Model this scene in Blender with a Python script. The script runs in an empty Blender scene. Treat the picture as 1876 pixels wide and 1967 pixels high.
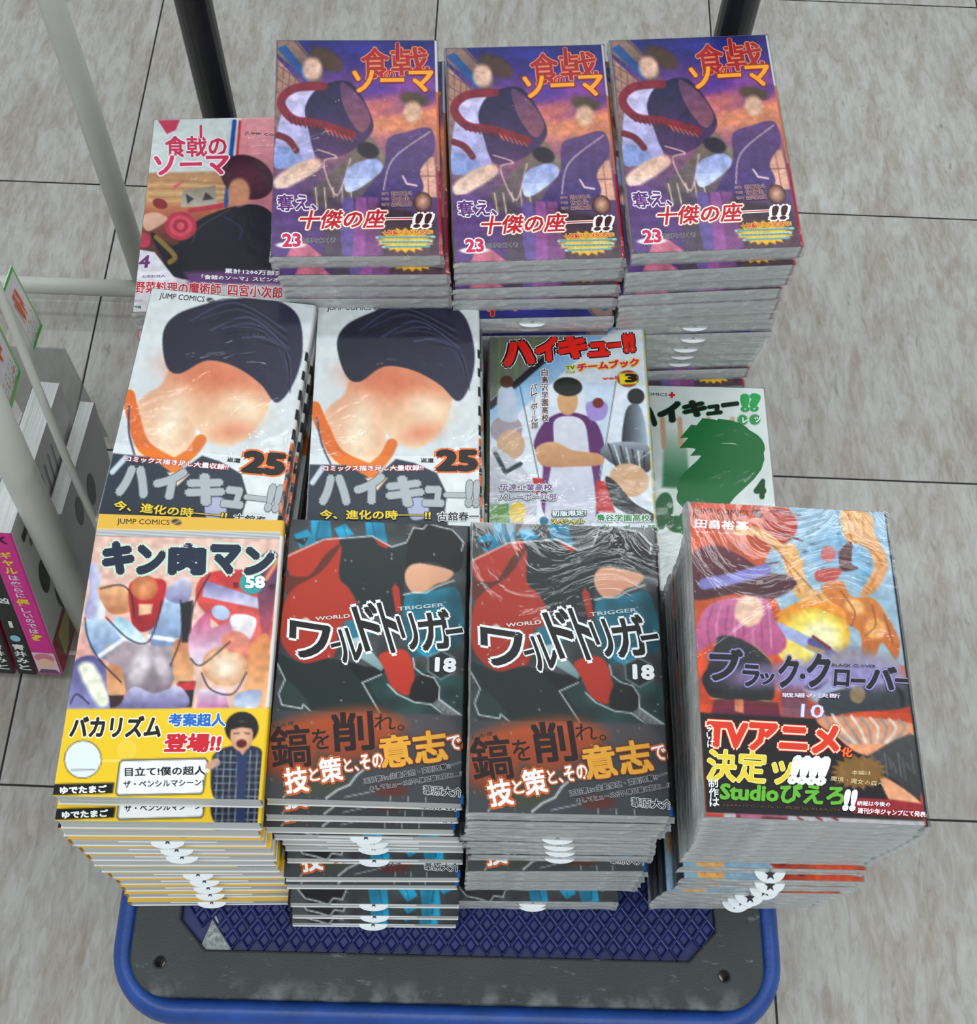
import bpy, bmesh, math, random
import numpy as np
from mathutils import Matrix, Vector, Euler
random.seed(7)
C = bpy.context.scene.collection
S = bpy.context.scene

# ------------------------------------------------------------------ camera
cam_data = bpy.data.cameras.new('camera'); cam = bpy.data.objects.new('camera', cam_data); C.objects.link(cam)
cam_data.sensor_fit = 'HORIZONTAL'; cam_data.sensor_width = 36.0
cam_data.lens = 2469.9 / 1876 * 36.0
cam_data.shift_x = 0.0
cam_data.shift_y = (892.4 - 983.5) / 1876
cam_data.clip_start = 0.02
Rm = Matrix(((0.99921, -0.03934, -0.00533), (0.03228, 0.88332, -0.46765), (0.02311, 0.46711, 0.8839)))
cam.matrix_world = Matrix.Translation((0, 0, 1.1245)) @ Rm.to_4x4()
S.camera = cam

# ------------------------------------------------------------------ light and exposure
S.view_settings.view_transform = 'Standard'; S.view_settings.look = 'None'
S.view_settings.gamma = 1.0; S.view_settings.use_curve_mapping = False
S.view_settings.exposure = 0.36
wd = bpy.data.worlds.new('world'); S.world = wd; wd.use_nodes = True
wd.node_tree.nodes['Background'].inputs[0].default_value = (0.80, 0.87, 0.90, 1)
wd.node_tree.nodes['Background'].inputs[1].default_value = 0.42
def area(name, loc, sx, sy, power, col=(0.93, 0.99, 1.0)):
    l = bpy.data.lights.new(name, 'AREA'); l.shape = 'RECTANGLE'; l.size = sx; l.size_y = sy
    l.energy = power; l.color = col
    o = bpy.data.objects.new(name, l); o.location = loc; C.objects.link(o)
    return o
# rows of fluorescent tubes in the shop ceiling, 2.7 m up
area('fluorescent_lamp', (0.55, 1.45, 2.7), 2.4, 0.10, 13)
area('fluorescent_lamp', (-0.6, 2.85, 2.7), 2.4, 0.10, 13)
area('fluorescent_lamp', (-0.6, -0.35, 2.7), 2.4, 0.16, 20)
area('fluorescent_lamp', (0.9, -1.7, 2.7), 2.4, 0.16, 20)
area('fluorescent_lamp', (2.2, 0.6, 2.7), 0.16, 2.4, 16)

# ------------------------------------------------------------------ helpers
def s2l(c):
    c = np.asarray(c, float) / 255.0
    return np.where(c <= 0.04045, c / 12.92, ((c + 0.055) / 1.055) ** 2.4)
def link(o, parent=None):
    C.objects.link(o)
    if parent is not None: o.parent = parent
    return o
def empty(name, loc=(0, 0, 0), parent=None):
    o = bpy.data.objects.new(name, None); o.empty_display_size = 0.02; o.location = loc
    return link(o, parent)
def tag(o, label=None, cat=None, group=None, kind=None):
    if label: o['label'] = label
    if cat: o['category'] = cat
    if group: o['group'] = group
    if kind: o['kind'] = kind
    return o
def obj(name, me, parent=None, mat=None):
    if mat is not None and len(me.materials) == 0: me.materials.append(mat)
    return link(bpy.data.objects.new(name, me), parent)
def bm_mesh(name, bm, smooth=False):
    me = bpy.data.meshes.new(name); bm.normal_update(); bm.to_mesh(me); bm.free()
    if smooth: me.shade_smooth()
    return me
def box(bm, x0, x1, y0, y1, z0, z1, bev=0, seg=1):
    r = bmesh.ops.create_cube(bm, size=1)
    vs = r['verts']
    for v in vs:
        v.co.x = x0 + (v.co.x + .5) * (x1 - x0); v.co.y = y0 + (v.co.y + .5) * (y1 - y0); v.co.z = z0 + (v.co.z + .5) * (z1 - z0)
    if bev: bmesh.ops.bevel(bm, geom=list({e for v in vs for e in v.link_edges}), offset=bev, segments=seg, affect='EDGES', profile=.5)
def tube(bm, pts, r, n=20, cap=True, ry=None):
    pts = [Vector(p) for p in pts]; rings = []
    up = Vector((0, 0, 1))
    for i, p in enumerate(pts):
        a = pts[max(i-1, 0)]; b = pts[min(i+1, len(pts)-1)]
        t = (b - a).normalized()
        ref = up if abs(t.dot(up)) < .95 else Vector((0, 1, 0))
        x = t.cross(ref).normalized(); y = x.cross(t).normalized()
        rings.append([bm.verts.new(p + x * math.cos(k/n*2*math.pi) * r + y * math.sin(k/n*2*math.pi) * (ry or r)) for k in range(n)])
    for a, b in zip(rings, rings[1:]):
        for k in range(n): bm.faces.new((a[k], a[(k+1) % n], b[(k+1) % n], b[k]))
    if cap:
        bm.faces.new(rings[0][::-1]); bm.faces.new(rings[-1])
    return rings
def rrect(x0, x1, y0, y1, r, n=10):
    P = []
    for cx, cy, a in ((x1-r, y1-r, 0), (x0+r, y1-r, 90), (x0+r, y0+r, 180), (x1-r, y0+r, 270)):
        for k in range(n+1):
            t = math.radians(a + 90*k/n); P.append((cx + r*math.cos(t), cy + r*math.sin(t)))
    return P
def prism(bm, P, z0, z1):
    a = [bm.verts.new((x, y, z0)) for x, y in P]; b = [bm.verts.new((x, y, z1)) for x, y in P]
    bm.faces.new(a[::-1]); bm.faces.new(b)
    for k in range(len(P)): bm.faces.new((a[k], a[(k+1) % len(P)], b[(k+1) % len(P)], b[k]))

# ------------------------------------------------------------------ materials
def nt(name):
    m = bpy.data.materials.new(name); m.use_nodes = True; t = m.node_tree
    b = t.nodes['Principled BSDF']; return m, t, b
def plain(name, rgb, rough=.5, metal=0, noise=0, nscale=40, coat=0, bump=0, bscale=200, spec=.5):
    m, t, b = nt(name); c = [float(x) for x in s2l(rgb)]
    b.inputs['Base Color'].default_value = (*c, 1); b.inputs['Roughness'].default_value = rough
    b.inputs['Metallic'].default_value = metal; b.inputs['Coat Weight'].default_value = coat
    b.inputs['Specular IOR Level'].default_value = spec
    if noise:
        tc = t.nodes.new('ShaderNodeTexCoord'); n = t.nodes.new('ShaderNodeTexNoise'); n.inputs['Scale'].default_value = nscale
        n.inputs['Detail'].default_value = 6; t.links.new(tc.outputs['Object'], n.inputs['Vector'])
        r = t.nodes.new('ShaderNodeValToRGB'); r.color_ramp.elements[0].position = .3; r.color_ramp.elements[1].position = .7
        r.color_ramp.elements[0].color = tuple(x*(1-noise) for x in c) + (1,)
        r.color_ramp.elements[1].color = tuple(min(1, x*(1+noise)) for x in c) + (1,)
        t.links.new(n.outputs['Fac'], r.inputs[0]); t.links.new(r.outputs[0], b.inputs['Base Color'])
    if bump:
        tc = t.nodes.new('ShaderNodeTexCoord'); n = t.nodes.new('ShaderNodeTexNoise'); n.inputs['Scale'].default_value = bscale
        t.links.new(tc.outputs['Object'], n.inputs['Vector'])
        bp = t.nodes.new('ShaderNodeBump'); bp.inputs['Strength'].default_value = bump; bp.inputs['Distance'].default_value = .001
        t.links.new(n.outputs['Fac'], bp.inputs['Height']); t.links.new(bp.outputs[0], b.inputs['Normal'])
    return m
def print_mat(name, rough=.34, coat=.0):
    m, t, b = nt(name); a = t.nodes.new('ShaderNodeVertexColor'); a.layer_name = 'Col'
    t.links.new(a.outputs['Color'], b.inputs['Base Color']); b.inputs['Roughness'].default_value = rough; b.inputs['Specular IOR Level'].default_value = .32
    b.inputs['Coat Weight'].default_value = coat; b.inputs['Coat Roughness'].default_value = .25
    return m
M_print = print_mat('printed_cover'); M_ink = print_mat('ink', .36, .0)
def pages_mat():
    m, t, b = nt('page_edges'); tc = t.nodes.new('ShaderNodeTexCoord'); mp = t.nodes.new('ShaderNodeMapping')
    mp.inputs['Scale'].default_value = (14, 14, 1500); n = t.nodes.new('ShaderNodeTexNoise'); n.inputs['Scale'].default_value = 1.0; n.inputs['Detail'].default_value = 3
    t.links.new(tc.outputs['Object'], mp.inputs[0]); t.links.new(mp.outputs[0], n.inputs['Vector'])
    r = t.nodes.new('ShaderNodeValToRGB'); e = r.color_ramp.elements
    e[0].position = .32; e[0].color = (.46, .47, .465, 1); e[1].position = .62; e[1].color = (.68, .69, .675, 1)
    t.links.new(n.outputs['Fac'], r.inputs[0]); t.links.new(r.outputs[0], b.inputs['Base Color'])
    b.inputs['Roughness'].default_value = .75
    bp = t.nodes.new('ShaderNodeBump'); bp.inputs['Strength'].default_value = .35; bp.inputs['Distance'].default_value = .0006
    t.links.new(n.outputs['Fac'], bp.inputs['Height']); t.links.new(bp.outputs[0], b.inputs['Normal'])
    return m
M_pages = pages_mat()
def film_mat():
    m, t, b = nt('shrink_film'); t.nodes.remove(b); out = t.nodes['Material Output']
    tr = t.nodes.new('ShaderNodeBsdfTransparent'); gl = t.nodes.new('ShaderNodeBsdfGlossy'); gl.inputs['Roughness'].default_value = .07
    df = t.nodes.new('ShaderNodeBsdfDiffuse'); df.inputs['Color'].default_value = (.78, .80, .80, 1)
    tc = t.nodes.new('ShaderNodeTexCoord'); n = t.nodes.new('ShaderNodeTexNoise'); n.inputs['Scale'].default_value = 16; n.inputs['Detail'].default_value = 5; n.inputs['Distortion'].default_value = 2.2
    t.links.new(tc.outputs['Object'], n.inputs['Vector'])
    bp = t.nodes.new('ShaderNodeBump'); bp.inputs['Strength'].default_value = .5; bp.inputs['Distance'].default_value = .0021
    t.links.new(n.outputs['Fac'], bp.inputs['Height']); t.links.new(bp.outputs[0], gl.inputs['Normal'])
    # film goes whiter where it is gathered over the page edges
    ge = t.nodes.new('ShaderNodeAttribute'); ge.attribute_name = 'crinkle'
    n2 = t.nodes.new('ShaderNodeTexNoise'); n2.inputs['Scale'].default_value = 120; n2.inputs['Detail'].default_value = 4
    t.links.new(tc.outputs['Object'], n2.inputs['Vector'])
    mr = t.nodes.new('ShaderNodeMapRange'); mr.inputs[1].default_value = .5; mr.inputs[2].default_value = .75; mr.inputs[3].default_value = .34; mr.inputs[4].default_value = .62
    t.links.new(n2.outputs['Fac'], mr.inputs[0])
    mu = t.nodes.new('ShaderNodeMath'); mu.operation = 'MULTIPLY'; t.links.new(ge.outputs['Fac'], mu.inputs[0]); t.links.new(mr.outputs[0], mu.inputs[1])
    fr = t.nodes.new('ShaderNodeFresnel'); fr.inputs['IOR'].default_value = 1.55; t.links.new(bp.outputs[0], fr.inputs['Normal'])
    f2 = t.nodes.new('ShaderNodeMath'); f2.operation = 'MULTIPLY'; f2.inputs[1].default_value = .5; t.links.new(fr.outputs[0], f2.inputs[0])
    m1 = t.nodes.new('ShaderNodeMixShader'); m2 = t.nodes.new('ShaderNodeMixShader')
    t.links.new(mu.outputs[0], m1.inputs[0]); t.links.new(tr.outputs[0], m1.inputs[1]); t.links.new(df.outputs[0], m1.inputs[2])
    t.links.new(f2.outputs[0], m2.inputs[0]); t.links.new(m1.outputs[0], m2.inputs[1]); t.links.new(gl.outputs[0], m2.inputs[2])
    t.links.new(m2.outputs[0], out.inputs['Surface'])
    return m
M_film = film_mat()
M_slip = plain('slip_paper', (232, 236, 240), .6)
M_slipink = plain('slip_ink', (30, 30, 34), .6)

def floor_mat():
    m, t, b = nt('vinyl_tile'); g = t.nodes.new('ShaderNodeNewGeometry'); oi = t.nodes.new('ShaderNodeObjectInfo')
    ad = t.nodes.new('ShaderNodeVectorMath'); ad.operation = 'ADD'; sc = t.nodes.new('ShaderNodeVectorMath'); sc.operation = 'SCALE'; sc.inputs[0].default_value = (3, 7, 5)
    t.links.new(oi.outputs['Random'], sc.inputs['Scale']); t.links.new(g.outputs['Position'], ad.inputs[0]); t.links.new(sc.outputs[0], ad.inputs[1])
    def noise(sx, sy, detail, dist=0, rough=.6):
        mp = t.nodes.new('ShaderNodeMapping'); mp.inputs['Scale'].default_value = (sx, sy, 1); n = t.nodes.new('ShaderNodeTexNoise')
        n.inputs['Scale'].default_value = 1; n.inputs['Detail'].default_value = detail; n.inputs['Distortion'].default_value = dist; n.inputs['Roughness'].default_value = rough
        t.links.new(ad.outputs[0], mp.inputs[0]); t.links.new(mp.outputs[0], n.inputs['Vector']); return n
    def ramp(n, a, ca, b_, cb):
        r = t.nodes.new('ShaderNodeValToRGB'); e = r.color_ramp.elements; e[0].position = a; e[0].color = (*ca, 1); e[1].position = b_; e[1].color = (*cb, 1)
        t.links.new(n.outputs['Fac'], r.inputs[0]); return r
    def mix(kind, fac, a, b_):
        x = t.nodes.new('ShaderNodeMix'); x.data_type = 'RGBA'; x.blend_type = kind
        if isinstance(fac, float): x.inputs[0].default_value = fac
        else: t.links.new(fac, x.inputs[0])
        t.links.new(a, x.inputs[6]); t.links.new(b_, x.inputs[7]); return x.outputs[2]
    base = ramp(noise(150, 42, 5, .8), .36, (.258, .205, .168), .60, (.475, .468, .442))
    cool = ramp(noise(70, 18, 4, .5), .42, (.325, .330, .318), .6, (.445, .455, .44))
    warm = ramp(noise(34, 10, 5, .8), .40, (.300, .245, .208), .58, (.455, .445, .425))
    c = mix('MIX', .38, base.outputs[0], cool.outputs[0]); c = mix('MIX', .42, c, warm.outputs[0])
    spots = ramp(noise(120, 34, 2, .3), .22, (.45, .43, .42), .32, (1, 1, 1))
    c = mix('MULTIPLY', .6, c, spots.outputs[0])
    big = ramp(noise(3.1, 3.4, 3), .3, (.86, .85, .84), .65, (1, 1, 1)); c = mix('MULTIPLY', 1.0, c, big.outputs[0])
    # a few short scuffs
    scf = ramp(noise(300, 26, 1, 3.5), .17, (.35, .33, .31), .20, (1, 1, 1)); c = mix('MULTIPLY', .7, c, scf.outputs[0])
    t.links.new(c, b.inputs['Base Color']); b.inputs['Roughness'].default_value = .42; b.inputs['Specular IOR Level'].default_value = .35
    return m
# ------------------------------------------------------------------ floor
M_tile = floor_mat(); M_joint = plain('tile_joint', (34, 34, 32), .8)
TS = .33208; X0 = -.40768; Y0 = 1.25894
bm = bmesh.new(); box(bm, X0-5*TS, X0+6*TS, Y0-7*TS, Y0+3*TS, -.02, -.0012)
floor = tag(obj('floor', bm_mesh('floor', bm), None, M_joint), kind='structure')
bm = bmesh.new(); g = .0009; box(bm, -TS/2+g, TS/2-g, -TS/2+g, TS/2-g, -.0012, 0, .0004); tile_me = bm_mesh('tile', bm); tile_me.materials.append(M_tile)
for i in range(-4, 6):
    for j in range(-2, 6):
        o = obj('tile', tile_me, floor); o.location = (X0+(i-.5)*TS, Y0-(j+.5)*TS, 0)

# ------------------------------------------------------------------ platform trolley
M_char = plain('charcoal_plastic', (50, 54, 56), .55, noise=.12, nscale=30, bump=.25, bscale=900)
def scuffed(m):
    t = m.node_tree; b = t.nodes['Principled BSDF']; src = b.inputs['Base Color'].links[0].from_socket; tc = t.nodes.new('ShaderNodeTexCoord'); mp = t.nodes.new('ShaderNodeMapping'); mp.inputs['Scale'].default_value = (46, 110, 30)
    mp.inputs['Rotation'].default_value = (0, 0, .25); n = t.nodes.new('ShaderNodeTexNoise'); n.inputs['Scale'].default_value = 1; n.inputs['Detail'].default_value = 5; n.inputs['Roughness'].default_value = .7
    t.links.new(tc.outputs['Object'], mp.inputs[0]); t.links.new(mp.outputs[0], n.inputs['Vector'])
    r = t.nodes.new('ShaderNodeMapRange'); r.inputs[1].default_value = .60; r.inputs[2].default_value = .72; r.inputs[3].default_value = 0; r.inputs[4].default_value = .55; t.links.new(n.outputs['Fac'], r.inputs[0])
    # the lip along the edge nearest the camera is rubbed pale in patches
    sp = t.nodes.new('ShaderNodeSeparateXYZ'); t.links.new(tc.outputs['Object'], sp.inputs[0]); e = t.nodes.new('ShaderNodeMapRange'); e.inputs[1].default_value = -.344; e.inputs[2].default_value = -.333; e.inputs[3].default_value = 1; e.inputs[4].default_value = 0; t.links.new(sp.outputs[1], e.inputs[0])
    n3 = t.nodes.new('ShaderNodeTexNoise'); n3.inputs['Scale'].default_value = 60; n3.inputs['Detail'].default_value = 6; t.links.new(tc.outputs['Object'], n3.inputs['Vector']); r3 = t.nodes.new('ShaderNodeMapRange'); r3.inputs[1].default_value = .46; r3.inputs[2].default_value = .68; r3.inputs[4].default_value = .5; t.links.new(n3.outputs['Fac'], r3.inputs[0])
    mm = t.nodes.new('ShaderNodeMath'); mm.operation = 'MULTIPLY'; t.links.new(e.outputs[0], mm.inputs[0]); t.links.new(r3.outputs[0], mm.inputs[1]); mx = t.nodes.new('ShaderNodeMath'); mx.operation = 'MAXIMUM'; t.links.new(mm.outputs[0], mx.inputs[0]); t.links.new(r.outputs[0], mx.inputs[1])
    x = t.nodes.new('ShaderNodeMix'); x.data_type = 'RGBA'; t.links.new(mx.outputs[0], x.inputs[0]); t.links.new(src, x.inputs[6]); x.inputs[7].default_value = (.27, .29, .29, 1); t.links.new(x.outputs[2], b.inputs['Base Color'])
scuffed(M_char)
M_mat = plain('blue_mat', (30, 40, 100), .42, noise=.12, nscale=60); M_bump = plain('blue_bumper', (28, 68, 142), .42, noise=.28, nscale=26, bump=.2, bscale=300)
M_black = plain('black_steel', (30, 32, 36), .35, noise=.1, nscale=20); M_grey = plain('torn_backing', (150, 156, 155), .75, noise=.5, nscale=320, bump=.8, bscale=700); M_rubber = plain('rubber', (48, 48, 50), .7); M_steel = plain('zinc_steel', (150, 152, 154), .35, metal=.9)
trolley = empty('platform_trolley', (-.0135, .43, 0)); trolley.rotation_euler = (0, 0, .012)
tag(trolley, 'charcoal platform trolley with blue bumper and diamond mat under the comic piles', 'trolley')
def curve_plate(name, loops, z0, z1, bev, mat, parent):
    cu = bpy.data.curves.new(name, 'CURVE'); cu.dimensions = '2D'; cu.fill_mode = 'BOTH'; cu.extrude = (z1-z0)/2-bev; cu.bevel_depth = bev; cu.bevel_resolution = 2
    for P in loops:
        sp = cu.splines.new('POLY'); sp.points.add(len(P)-1); sp.use_cyclic_u = True
        for p, q in zip(sp.points, P): p.co = (q[0], q[1], 0, 1)
    o = bpy.data.objects.new(name, cu); C.objects.link(o); dg = bpy.context.evaluated_depsgraph_get(); me = bpy.data.meshes.new_from_object(o.evaluated_get(dg)); bpy.data.objects.remove(o)
    for v in me.vertices: v.co.z += (z0+z1)/2
    me.materials.clear(); me.materials.append(mat); return obj(name, me, parent)
def loc2(x, y):  # world point on the deck -> trolley coordinates
    c, s = math.cos(-.012), math.sin(-.012); dx, dy = x+.0135, y-.43; return (c*dx-s*dy, s*dx+c*dy)
FX0, FX1, FY0, FY1 = -.2125, .2125, -.346, .346
OX0, OX1, OY0, OY1 = -.1845, .1840, -.319, .319; ch = .020
octa = [(OX0+ch, OY0), (OX1-ch, OY0), (OX1, OY0+ch), (OX1, OY1-ch), (OX1-ch, OY1), (OX0+ch, OY1), (OX0, OY1-ch), (OX0, OY0+ch)]
holes = [[(cx+.0052*math.cos(t*math.pi/12), cy+.0052*math.sin(t*math.pi/12)) for t in range(24)] for cx, cy in (loc2(-.2030, .1020), loc2(.1772, .1063))]
curve_plate('deck_frame', [rrect(FX0, FX1, FY0, FY1, .026)]+[octa]+holes, .188, .2000, .0018, M_char, trolley)
curve_plate('deck_base', [rrect(FX0+.004, FX1-.004, FY0+.004, FY1-.004, .024)]+holes, .170, .188, .001, M_char, trolley)
# blue bumper round the edge
bm = bmesh.new(); path = rrect(FX0-.0075, FX1+.0075, FY0-.0085, FY1+.0085, .040, 12); L = len(path); rings = []
for i, (x, y) in enumerate(path):
    a = Vector(path[i-1]); b = Vector(path[(i+1) % L]); t = (b-a).normalized(); nrm = Vector((t.y, -t.x))
    rings.append([bm.verts.new((x+nrm.x*.0090*math.cos(k*math.pi/8), y+nrm.y*.0090*math.cos(k*math.pi/8), .1825+.0150*math.sin(k*math.pi/8))) for k in range(16)])
for i in range(L):
    for k in range(16): bm.faces.new((rings[i][k], rings[(i+1) % L][k], rings[(i+1) % L][(k+1) % 16], rings[i][(k+1) % 16]))
bmesh.ops.recalc_face_normals(bm, faces=bm.faces[:]); obj('bumper', bm_mesh('bumper', bm, True), trolley, M_bump)
# diamond mat: recessed rhombs between worn ridges
T3 = [loc2(-.1705, .1345), loc2(-.1785, .1085), loc2(-.1545, .1085)]
def in_tri(x, y):
    s = [(T3[(k+1) % 3][0]-T3[k][0])*(y-T3[k][1])-(T3[(k+1) % 3][1]-T3[k][1])*(x-T3[k][0]) for k in range(3)]; return all(v > 0 for v in s) or all(v < 0 for v in s)
def in_oct(x, y, m=.0): return OX0+m < x < OX1-m and OY0+m < y < OY1-m and (abs(x-(OX0+OX1)/2)-(OX1-OX0)/2)+(abs(y)-(OY1-OY0)/2)+ch < -m
bm = bmesh.new(); a_, b_ = .0054, .0069
prism(bm, [(x*.997, y*.998) for x, y in octa], .1885, .1945)
for j in range(int((OY1-OY0)/b_)+2):
    for i in range(int((OX1-OX0)/(2*a_))+2):
        x = OX0+i*2*a_+(j % 2)*a_; y = OY0+.002+j*b_
        if not all(in_oct(x+dx, y+dy, .0008) for dx, dy in ((a_, 0), (-a_, 0), (0, b_), (0, -b_))) or in_tri(x, y): continue
        o_ = [bm.verts.new((x+dx, y+dy, .1990)) for dx, dy in ((a_*.97, 0), (0, b_*.97), (-a_*.97, 0), (0, -b_*.97))]; r_ = [bm.verts.new((x+dx*.80, y+dy*.80, .1988)) for dx, dy in ((a_, 0), (0, b_), (-a_, 0), (0, -b_))]
        q_ = [bm.verts.new((x+dx*.50, y+dy*.50, .1962)) for dx, dy in ((a_, 0), (0, b_), (-a_, 0), (0, -b_))]; g_ = [bm.verts.new((x+dx, y+dy, .1945)) for dx, dy in ((a_, 0), (0, b_), (-a_, 0), (0, -b_))]
        for k in range(4):
            for A, B in ((g_, o_), (o_, r_), (r_, q_)): bm.faces.new((A[k], A[(k+1) % 4], B[(k+1) % 4], B[k]))
        bm.faces.new(q_)
obj('diamond_mat', bm_mesh('diamond_mat', bm), trolley, M_mat)['kind'] = 'stuff'
bm = bmesh.new(); prism(bm, [T3[0], T3[1], T3[2]], .1945, .1972); obj('torn_patch', bm_mesh('torn_patch', bm), trolley, M_grey)['label'] = 'torn grey patch showing under the mat'
# folding handle: one bent black tube
hp = []; hx0, hx1 = loc2(-.2207, .724)[0], loc2(.1715, .724)[0]; hy = loc2(0, .724)[1]
for z in (.200, .84): hp.append((hx0, hy, z))
for k in range(1, 9): hp.append((hx0+.05-.05*math.cos(k*math.pi/16), hy, .84+.05*math.sin(k*math.pi/16)))
for k in range(8, -1, -1): hp.append((hx1-.05+.05*math.cos(k*math.pi/16), hy, .84+.05*math.sin(k*math.pi/16)))
hp.append((hx1, hy, .200)); bm = bmesh.new(); tube(bm, hp, .0135, 20); bmesh.ops.recalc_face_normals(bm, faces=bm.faces[:]); obj('handle', bm_mesh('handle', bm, True), trolley, M_black)
for x in (hx0, hx1):
    bm = bmesh.new(); box(bm, x-.022, x+.022, hy-.020, hy+.0165, .1995, .226, .003, 2); obj('handle_socket', bm_mesh('handle_socket', bm), trolley, M_char)
for x in (-.155, .155):
    for y in (-.27, .27):
        bm = bmesh.new(); box(bm, x-.035, x+.035, y-.035, y+.035, .166, .170, .001)
        for s in (-1, 1): box(bm, x+s*.020-.0015, x+s*.020+.0015, y-.018, y+.018, .045, .166)
        o = obj('caster', bm_mesh('caster', bm), trolley, M_steel)
        bm = bmesh.new(); n = 28; A = []
        for dx, r in ((-.014, .040), (-.012, .050), (.012, .050), (.014, .040)): A.append([bm.verts.new((x+dx, y+r*math.cos(k*2*math.pi/n), .050+r*math.sin(k*2*math.pi/n))) for k in range(n)])
        for p, q in zip(A, A[1:]):
            for k in range(n): bm.faces.new((p[k], p[(k+1) % n], q[(k+1) % n], q[k]))
        bm.faces.new(A[0][::-1]); bm.faces.new(A[-1]); bmesh.ops.recalc_face_normals(bm, faces=bm.faces[:]); obj('wheel', bm_mesh('wheel', bm), o, M_rubber)
# ------------------------------------------------------------------ printed art, painted on a fine grid of vertex colours
BW, BH, TH = 0.1115, 0.1725, 0.0150
NX, NY = 144, 222
gu, gv = np.meshgrid(np.linspace(0, 1, NX), np.linspace(0, 1, NY))     # v runs down the cover
def homog(src, dst):
    A = []; B = []
    for (x, y), (u, v) in zip(src, dst):
        A.append([x, y, 1, 0, 0, 0, -u*x, -u*y]); B.append(u); A.append([0, 0, 0, x, y, 1, -v*x, -v*y]); B.append(v)
    h = np.linalg.solve(np.array(A, float), np.array(B, float)); return np.append(h, 1).reshape(3, 3)
def catmull(P, closed, n=6):
    P = [np.array(p, float) for p in P]; L = len(P); out = []
    rng = range(L) if closed else range(L-1)
    for i in rng:
        g = (lambda k: P[k % L]) if closed else (lambda k: P[min(max(k, 0), L-1)])
        p0, p1, p2, p3 = g(i-1), g(i), g(i+1), g(i+2)
        for k in range(n):
            t = k/n; out.append(.5*((2*p1)+(-p0+p2)*t+(2*p0-5*p1+4*p2-p3)*t*t+(-p0+3*p1-3*p2+p3)*t**3))
    if not closed: out.append(P[-1])
    return out
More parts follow.
